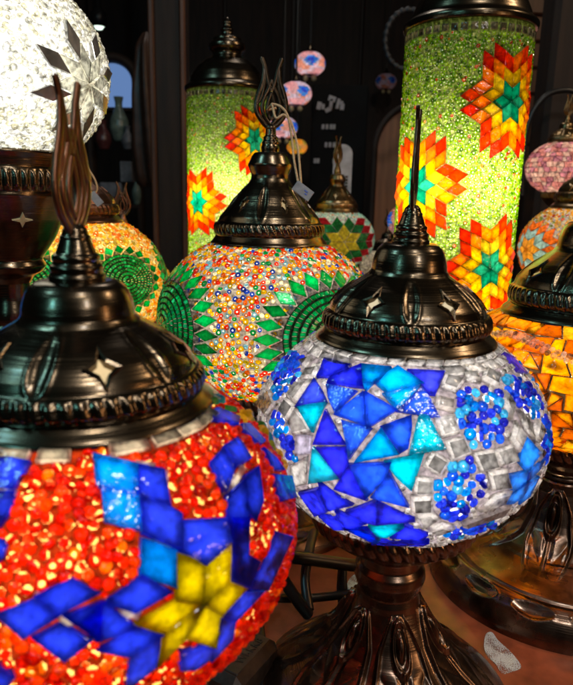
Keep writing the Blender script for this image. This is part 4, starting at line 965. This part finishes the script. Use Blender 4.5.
# ================================================================== tags and strings
def hang_tag(label, loops, cardc, cardrot, size, mark):
    p0 = np.array(loops[0][0]); root = empty('price_tag', p0, label, 'price tag')
    for lp in loops:
        s = MB(); tube(s, crom(lp, 10) - p0, .0009, 6); s.build('string', STRING, root)
    c = MB(); box(c, np.array(cardc) - p0, size, cardrot, .0006); c.build('card', PAPER, root)
    if mark:
        m = MB(); R3 = np.array(cardrot)
        for dx, dz, w, h in mark: box(m, np.array(cardc) - p0 + R3 @ np.array([dx, -size[1] / 2 - .0002, dz]), (w, .0003, h), R3)
        m.build('print', plain_mat('blue_print', (.05, .10, .45), .5), root)
y = .515 - .012
rot = np.array(Matrix.Rotation(rad(35), 3, 'Y') @ Matrix.Rotation(rad(-25), 3, 'X'))
hang_tag('silvery price tag hanging by tan string from the middle lamp finial',
    [[W(272, 104, y), W(281, 107, y - .004), W(288, 117, y - .006), W(292, 140, y - .008), W(294, 160, y - .012), W(298, 182, y - .016)],
     [W(272, 104, y), W(276, 118, y - .006), W(284, 115, y - .006), W(292, 125, y - .006), W(298, 150, y - .01), W(301, 183, y - .016)],
     [W(272, 104, y), W(268, 110, y + .012), W(276, 108, y + .01)]], W(303, 191, y - .022), rot, (.015, .0008, .009), [(.002, .001, .003, .001), (.003, -.001, .002, .001)])
y = .585
hang_tag('pale price tag on a tan string, hung on the amber green-wheel lamp',
    [[W(78, 150, y), W(86, 165, y), W(95, 180, y), W(97, 190, y), W(92, 193, y), W(84, 186, y), W(80, 170, y), W(78, 150, y)], [W(78, 150, y), W(82, 180, y - .004), W(90, 198, y - .008)]], W(96, 199, y - .012),
    np.array(Matrix.Rotation(rad(50), 3, 'Y') @ Matrix.Rotation(rad(-20), 3, 'X')), (.013, .0008, .007), [])

# ================================================================== table, cord, switch
tb = MB(); box(tb, (.1, .80, -.02), (2.4, 1.6, .04), None, .004)
TBL = plain_mat('brown_table_leather', (.27, .070, .032), .34, 0, 70, .35, .2)
tag(tb.build('table', TBL), 'reddish brown table top the lamps stand on', 'table')
rs = MB(); box(rs, (.36, 1.12, .045), (1.0, .80, .09), None, .004); tag(rs.build('riser', WOOD_D), 'dark wooden riser under the small back lamps', 'riser')
def light_patch(px, label):  # patch of bluish light on the table, painted as a thin sheet
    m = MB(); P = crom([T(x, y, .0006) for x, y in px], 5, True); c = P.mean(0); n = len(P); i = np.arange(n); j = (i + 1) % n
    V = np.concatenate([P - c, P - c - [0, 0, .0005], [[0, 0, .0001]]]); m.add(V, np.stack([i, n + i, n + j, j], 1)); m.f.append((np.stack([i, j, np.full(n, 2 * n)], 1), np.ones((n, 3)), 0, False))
    tag(m.build('painted_light_patch', LIGHT_PATCH, None, c), label, 'painted_light')
LIGHT_PATCH = plain_mat('bluish_light_paint', (.62, .72, .95), .5, 0.1, 1800, .45, .6)  # pale blue colour stands in for light falling on the table
_nt = LIGHT_PATCH.node_tree; _p = next(n for n in _nt.nodes if n.type == 'BSDF_PRINCIPLED'); _o = next(n for n in _nt.nodes if n.type == 'OUTPUT_MATERIAL')
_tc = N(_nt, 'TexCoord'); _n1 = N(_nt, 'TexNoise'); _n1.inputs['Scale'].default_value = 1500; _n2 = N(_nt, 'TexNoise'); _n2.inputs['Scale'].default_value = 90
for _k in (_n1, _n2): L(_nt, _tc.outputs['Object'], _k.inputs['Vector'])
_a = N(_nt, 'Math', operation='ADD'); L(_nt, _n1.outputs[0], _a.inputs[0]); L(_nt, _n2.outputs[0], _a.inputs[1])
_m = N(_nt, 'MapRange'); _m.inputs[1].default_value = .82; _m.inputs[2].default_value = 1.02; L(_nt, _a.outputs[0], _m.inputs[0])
_t = N(_nt, 'BsdfTransparent'); L(_nt, mixsh(_nt, _m.outputs[0], _t.outputs[0], _p.outputs[0]), _o.inputs[0])   # the painted light breaks up in specks
light_patch([(486, 634), (492, 632), (498, 640), (508, 649), (517, 659), (521, 667), (512, 671), (502, 673), (496, 664), (487, 655), (484, 645)], 'pale bluish patch of light painted on the table right of the blue lamp foot')
light_patch([(350, 578), (362, 571), (363, 582), (352, 592), (346, 590)], 'small bluish patch of light painted on the table left of the blue lamp neck')
def cable(mb, pts, r=.0026, n=8, flat=1.0): tube(mb, crom(pts, n), r, 10, r * flat)
cd = empty('power_cord', T(300, 620, 0), 'black power cord with inline switch box, looped between the front lamps', 'power cord')
o0 = np.array(cd.location)
z1 = .004
k = MB(); cable(k, [T(262, 690, z1) - o0, T(263, 655, z1) - o0, T(260, 625, z1) - o0, T(262, 607, z1 + .006) - o0, T(256, 592, .02) - o0, T(238, 580, .03) - o0], .0030); k.build('cord', BLACK, cd)
k = MB(); cable(k, [W(225, 592, .33) - o0, W(262, 597, .335) - o0, W(310, 598, .35) - o0, W(362, 592, .36) - o0], .0026); k.build('cord', BLACK, cd)
k = MB(); cable(k, [W(250, 556, .345) - o0, W(290, 557, .355) - o0, W(330, 562, .365) - o0, W(352, 565, .37) - o0, W(372, 566, .38) - o0], .0031, flat=1.3); k.build('cord', BLACK, cd)
k = MB(); cable(k, [W(314, 532, .40) - o0, W(309, 552, .37) - o0, W(305, 580, .355) - o0, W(309, 610, .34) - o0], .0031); k.build('cord', BLACK, cd)
k = MB(); cable(k, [W(268, 552, .335) - o0, W(285, 582, .335) - o0, W(300, 604, .335) - o0, W(308, 614, .338) - o0], .0036); k.build('cord', BLACK, cd)
k = MB(); cable(k, [W(343, 560, .372) - o0, W(342, 585, .365) - o0, W(344, 608, .36) - o0], .0028, flat=1.3); k.build('cord', BLACK, cd)
sw = MB(); c = T(243, 668, .011); d = unit(T(262, 640, .011) - T(205, 700, .011)); d[2] = 0; d = unit(d); s_ = np.array([d[1], -d[0], 0])
RS = np.stack([d, -s_, np.array([0, 0, 1.0])], 1)
box(sw, c - o0, (.044, .024, .021), RS, .0045); box(sw, c - o0 + RS @ np.array([0, 0, .0108]), (.034, .016, .0012), RS, .0005)
swo = sw.build('switch_box', DARKPL, cd)
for i, (tx, off) in enumerate((('CANTAH', .0028), ('WI-KKB', -.0034))):
    cu = bpy.data.curves.new('lettering', 'FONT'); cu.body = tx; cu.size = .0066; cu.extrude = .00025; cu.align_x = 'CENTER'; cu.align_y = 'CENTER'
    to = bpy.data.objects.new('lettering', cu); COL.objects.link(to)
    dg = bpy.context.evaluated_depsgraph_get(); me = bpy.data.meshes.new_from_object(to.evaluated_get(dg)); bpy.data.objects.remove(to)
    mo = bpy.data.objects.new('lettering', me); COL.objects.link(mo); me.materials.clear(); me.materials.append(BLACK)
    Mx = Matrix(RS.tolist()).to_4x4(); Mx.translation = Vector(c - o0 + RS @ np.array([.002, off, .0116])); mo.parent = swo; mo.matrix_local = Mx

# ================================================================== the shop behind (dark, out of focus)
def wpt(px, py, Y): return W(px, py, Y)
wall = MB()
for i in range(16): box(wall, (-2.4 + i * .32, 3.25, 1.0), (.312, .05, 4.0), None, .006)
tag(wall.build('back_wall', WOOD_D), kind='structure')
fl = MB(); box(fl, (0, 1.8, -.82), (6, 5, .04)); tag(fl.build('floor', plain_mat('dark_floor', (.03, .022, .018), .5)), kind='structure')
# pillar beside the left cylinder lamp
p = wpt(172, 150, 1.5); pl = empty('wooden_pillar', (p[0], p[1], -.8), 'dark wooden pillar left of the farther cylinder lamp', 'pillar')
m = MB(); box(m, (0, 0, 1.3), (.075, .075, 2.6), None, .012); m.build('shaft', WOOD_D, pl)
m = MB(); box(m, (.034, -.041, 1.3), (.012, .012, 2.6), None, .003); box(m, (-.032, -.041, 1.3), (.012, .012, 2.6), None, .003); m.build('moulding', WOOD_R, pl)
# arched window with what stands in it
Yw = 2.4; pc = wpt(114, 120, Yw); aw = empty('arched_window', (pc[0], pc[1], pc[2]), 'arched window with blue light above cluttered shelves', 'window')
def arch_pts(hw, h, n=20):
    return [(-hw, -h)] + [(hw * -math.cos(t), hw * .9 * math.sin(t)) for t in np.linspace(0, pi, n)] + [(hw, -h)]
fm = MB(); hw = .085; P = np.array([(x, 0, z + .13) for x, z in arch_pts(hw, .7)]); tube(fm, P, .018, 8, .03, up=(0, 1, 0)); 
fm.build('frame', WOOD_D, aw)
gm = MB(); A = np.array([(x, .01, z + .13) for x, z in arch_pts(hw - .005, .085)]); nA = len(A); cA = A.mean(0)
gm.add(np.concatenate([A, A + [0, .006, 0], [cA, cA + [0, .006, 0]]]), np.concatenate([[[2 * nA, i, (i + 1) % nA] for i in range(nA)], [[2 * nA + 1, nA + (i + 1) % nA, nA + i] for i in range(nA)]]))
gm.build('pane', emit_mat('blue_dusk_light', (.20, .36, .75), .6), aw)
sh = MB(); box(sh, (0, .02, .035), (2 * hw, .06, .012), None, .002); box(sh, (0, .02, -.30), (2 * hw, .1, .012), None, .002); sh.build('shelf', WOOD_D, aw)
def vase(px, py, Y, r, h, mat, label):
    q = wpt(px, py, Y); v = MB(); lathe(v, [(.35 * r, 0), (.6 * r, .01 * h), (r, .3 * h), (.9 * r, .5 * h), (.4 * r, .75 * h), (.35 * r, .85 * h), (.5 * r, h)], 24, 30)
    tag(v.build('vase', mat, None, q), label, 'vase', 'wares on the shelves in the arched window')
GLZ = plain_mat('pale_green_glaze', (.16, .22, .19), .25); GLB = plain_mat('dark_red_glaze', (.10, .03, .03), .3); GLW = plain_mat('grey_glaze', (.17, .18, .21), .3)
vase(120, 142, 2.36, .034, .15, GLZ, 'pale green vase in the arched window, tallest of the wares'); vase(104, 150, 2.34, .028, .10, GLB, 'dark red vase in the arched window beside the white globe')
vase(128, 150, 2.33, .022, .08, GLW, 'grey vase at the right side of the arched window')
for px, py, w, h, lb in ((112, 190, .075, .05, 'white box low in the arched window, above the tulip finial'), (127, 172, .04, .07, 'upright white card box at the right of the arched window')):
    q = wpt(px, py, 2.3); v = MB(); box(v, (0, 0, 0), (w, .04, h), None, .003); tag(v.build('box', GLW, None, q), lb, 'box')
vase(97, 205, 2.25, .02, .07, GLW, 'small grey jar low at the left of the arched window'); vase(137, 205, 2.25, .016, .10, GLZ, 'slim pale green bottle low at the right of the arched window'); vase(115, 128, 2.38, .014, .06, GLW, 'tiny grey vase on the upper shelf of the arched window')
# hanging dark cloth / coat next to the window
q = wpt(150, 110, 1.9); v = MB()
lathe(v, [(.012, .20), (.03, .17), (.045, .05), (.05, -.1), (.042, -.2), (.03, -.21)], 40, 40, lambda TH, r, z: (r * .18 * np.sin(TH * 7 + z * 9), 0 * r)); tag(v.build('leather_bag', plain_mat('brown_leather', (.075, .032, .02), .4), None, q), 'brown leather bag hanging between window and pillar', 'bag')
# spotlight
q = wpt(99, 27, 2.8); sp = empty('spotlight', q, 'small greenish white ceiling spotlight at upper left', 'spotlight')
m = MB(); lathe(m, [(.022, 0), (.03, -.002), (.032, .05), (.012, .07), (.006, .4)], 24); m.build('housing', BLACK, sp); m = MB(); lathe(m, [(.0005, .004), (.021, .002)], 20); 
lathe(m, [(.0005, -.012), (.012, -.009), (.019, .0), (.0215, .004)], 20); m.build('lens', emit_mat('spot_glow', (.75, .95, .8), 2.2), sp)
# sign board with rows of white lettering too blurred to read
q = wpt(338, 150, 2.3); sb = empty('sign_board', q, 'black board with rows of blurred white lettering, behind the star lamp', 'sign')
m = MB(); box(m, (0, 0, -.05), (.19, .02, .52), None, .004); bd = m.build('board', BOARD, sb)
m = MB()
def mk(px, py, w, h, a=0):
    m = MB(); pp = wpt(px, py, 2.29) - q; box(m, (pp[0], -.0125, pp[2]), (w * 2.3 / 640, .004, h * 2.3 / 640), np.array(Matrix.Rotation(a, 3, 'Y')), .001); m.build('lettering', WHITE, bd)
for x, yy, w, h, a in ((319, 106, 4, 7, .2), (323, 107, 3, 5, 0), (328, 110, 6, 4, -.5), (332, 99, 7, 5, .3), (331, 104, 3, 9, .1), (338, 104, 3, 9, .2), (341, 103, 4, 3, 0), (342, 107, 4, 6, .1)): mk(x, yy, w, h, a)
for yy, xs in ((127, (323, 327, 331, 334)), (145, (326, 330, 334, 337)), (161, (315, 318, 334))):
    for x in xs: mk(x, yy, 2.6, 4.5, .05)
q = wpt(342.5, 168, 1.4); pt = empty('price_label', q, 'white round-topped label standing in front of the black board', 'label')
m = MB(); hw = .020; ap = np.array([(x, 0, z) for x, z in [(-hw, -.052)] + [(hw * -math.cos(t), .028 + hw * math.sin(t)) for t in np.linspace(0, pi, 14)] + [(hw, -.052)]]); nA = len(ap); bk = ap + [0, .004, 0]; cA = ap.mean(0); i = np.arange(nA); j = (i + 1) % nA
m.add(np.concatenate([ap, bk, [cA, cA + [0, .004, 0]]]), np.concatenate([np.stack([i, i + nA, j + nA, j], 1)])); m.f.append((np.concatenate([np.stack([i, j, np.full(nA, 2 * nA)], 1), np.stack([j + nA, i + nA, np.full(nA, 2 * nA + 1)], 1)]), np.ones((2 * nA, 3)), 0, False))
m.build('card', plain_mat('grey_white_card', (.52, .52, .58), .5), pt)
m = MB(); 
for x in (-.009, .009): 
    for r in range(5): box(m, (x, -.001, -.044 + r * .0065), (.006, .001, .0035 + .001 * (r % 2)))
m.build('print', BLACK, pt)
# arched brown panel, dark ring, beam and boards at the right
q = wpt(412, 175, 1.7); ap_ = empty('arched_panel', q, 'brown arched wooden panel left of the nearer cylinder lamp', 'panel')
m = MB(); hw = .10; A = np.array([(x, 0, z) for x, z in [(-hw, -.6)] + [(hw * -math.cos(t), .06 + hw * 1.1 * math.sin(t)) for t in np.linspace(0, pi, 24)] + [(hw, -.6)]]); nA = len(A); i = np.arange(nA); j = (i + 1) % nA
V = np.concatenate([A, A + [0, .03, 0], [[0, 0, -.1], [0, .03, -.1]]]); m.add(V, np.stack([i, i + nA, j + nA, j], 1)); m.f.append((np.concatenate([np.stack([i, j, np.full(nA, 2 * nA)], 1), np.stack([j + nA, i + nA, np.full(nA, 2 * nA + 1)], 1)]), np.ones((2 * nA, 3)), 0, False))
m.build('panel', plain_mat('orange_brown_wood', (.30, .115, .05), .5, 0, 9, .3, .3, (6, 6, .6)), ap_); m = MB(); tube(m, A + [0, -.004, 0], .008, 8, up=(0, 1, 0)); m.build('frame', WOOD_D, ap_)
q = wpt(408, 40, 1.4); m = MB(); t = np.linspace(0, 2 * pi, 96, endpoint=False)
tube(m, np.stack([.046 * np.cos(t) * (1 + 0 * t), 0 * t, .056 * np.sin(t)], 1), .0055, 10, up=(0, 1, 0), closed=True, taper=1 + .22 * np.sin(t * 24))
tag(m.build('beaded_ring', plain_mat('grey_pewter', (.035, .036, .042), .5, .4), None, q), 'grey knurled ring hanging behind the cylinder lamp cap', 'ring')
hanging(386, 82, 3.0, .045, 'faint purple globe hanging deep in the dark beside the grey ring', 5, .04)
q = wpt(560, 60, 1.35); m = MB(); box(m, (0, 0, 0), (.085, .08, 2.2), None, .01); tag(m.build('wooden_post', WOOD_D, None, (q[0] + .01, q[1], .3)), 'dark wooden post at the upper right edge', 'post')
q = wpt(515, 70, 1.75); bc = empty('plank_panel', q, 'reddish plank panel behind the nearer cylinder lamp, at upper right', 'panel')
m = MB()
for r in range(9): box(m, (0, 0, .22 - r * .062), (.42, .02, .058), None, .004)
m.build('planks', WOOD_R, bc)
q = wpt(545, 130, 1.25); m = MB(); tube(m, crom([(-.03, 0, -.12), (-.034, 0, .0), (-.01, 0, .055), (.03, 0, .07), (.07, 0, .06)], 8), .005, 8, up=(0, 1, 0)); tag(m.build('curved_rail', BLACK, None, q), 'dark curved metal rail beside the post', 'rail')

# ================================================================== light
w = bpy.data.worlds.new('World'); S.world = w; w.use_nodes = True
bgn = w.node_tree.nodes['Background']; bgn.inputs[0].default_value = (.55, .5, .45, 1); bgn.inputs[1].default_value = .014
def area(name, loc, target, size, power, col):
    l = bpy.data.lights.new(name, 'AREA'); l.size = size; l.energy = power; l.color = col
    o = bpy.data.objects.new(name, l); COL.objects.link(o); o.location = loc
    o.rotation_euler = (Vector(target) - Vector(loc)).to_track_quat('-Z', 'Y').to_euler(); return o
area('shop_ceiling_lamp', (.25, -.35, 1.45), (.1, .4, .1), .16, 6, (1, .95, .88))
area('shop_ceiling_lamp', (-.9, .1, 1.3), (0, .5, .1), .2, 3, (.35, .85, 1.0))
area('shop_ceiling_lamp', (1.1, .5, 1.3), (.1, .6, .1), .2, 4.5, (1, .72, .45))
area('shop_side_lamp', (-.42, -.22, .50), (-.05, .25, .2), .07, .55, (.25, .85, 1.0))
area('shop_side_lamp', (.30, -.30, .62), (.05, .3, .2), .08, 1.1, (1, .93, .85))
area('shop_side_lamp', (.62, .0, .30), (.1, .35, .12), .08, .6, (1, .55, .25))
area('shop_ceiling_lamp', (.0, 1.6, 1.6), (0, 1.0, .1), .25, 2.2, (1, .9, .8))

# ================================================================== render settings
S.view_settings.view_transform = 'Standard'; S.view_settings.look = 'None'; S.view_settings.gamma = 1.0; S.view_settings.exposure = 0.0
S.render.engine = 'CYCLES'
cy = S.cycles; cy.use_denoising = True; cy.max_bounces = 8; cy.diffuse_bounces = 3; cy.glossy_bounces = 4; cy.transmission_bounces = 6; cy.transparent_max_bounces = 12
cy.sample_clamp_indirect = 12.0; cy.caustics_reflective = False; cy.caustics_refractive = False
try: cy.denoiser = 'OPENIMAGEDENOISE'
except Exception: pass
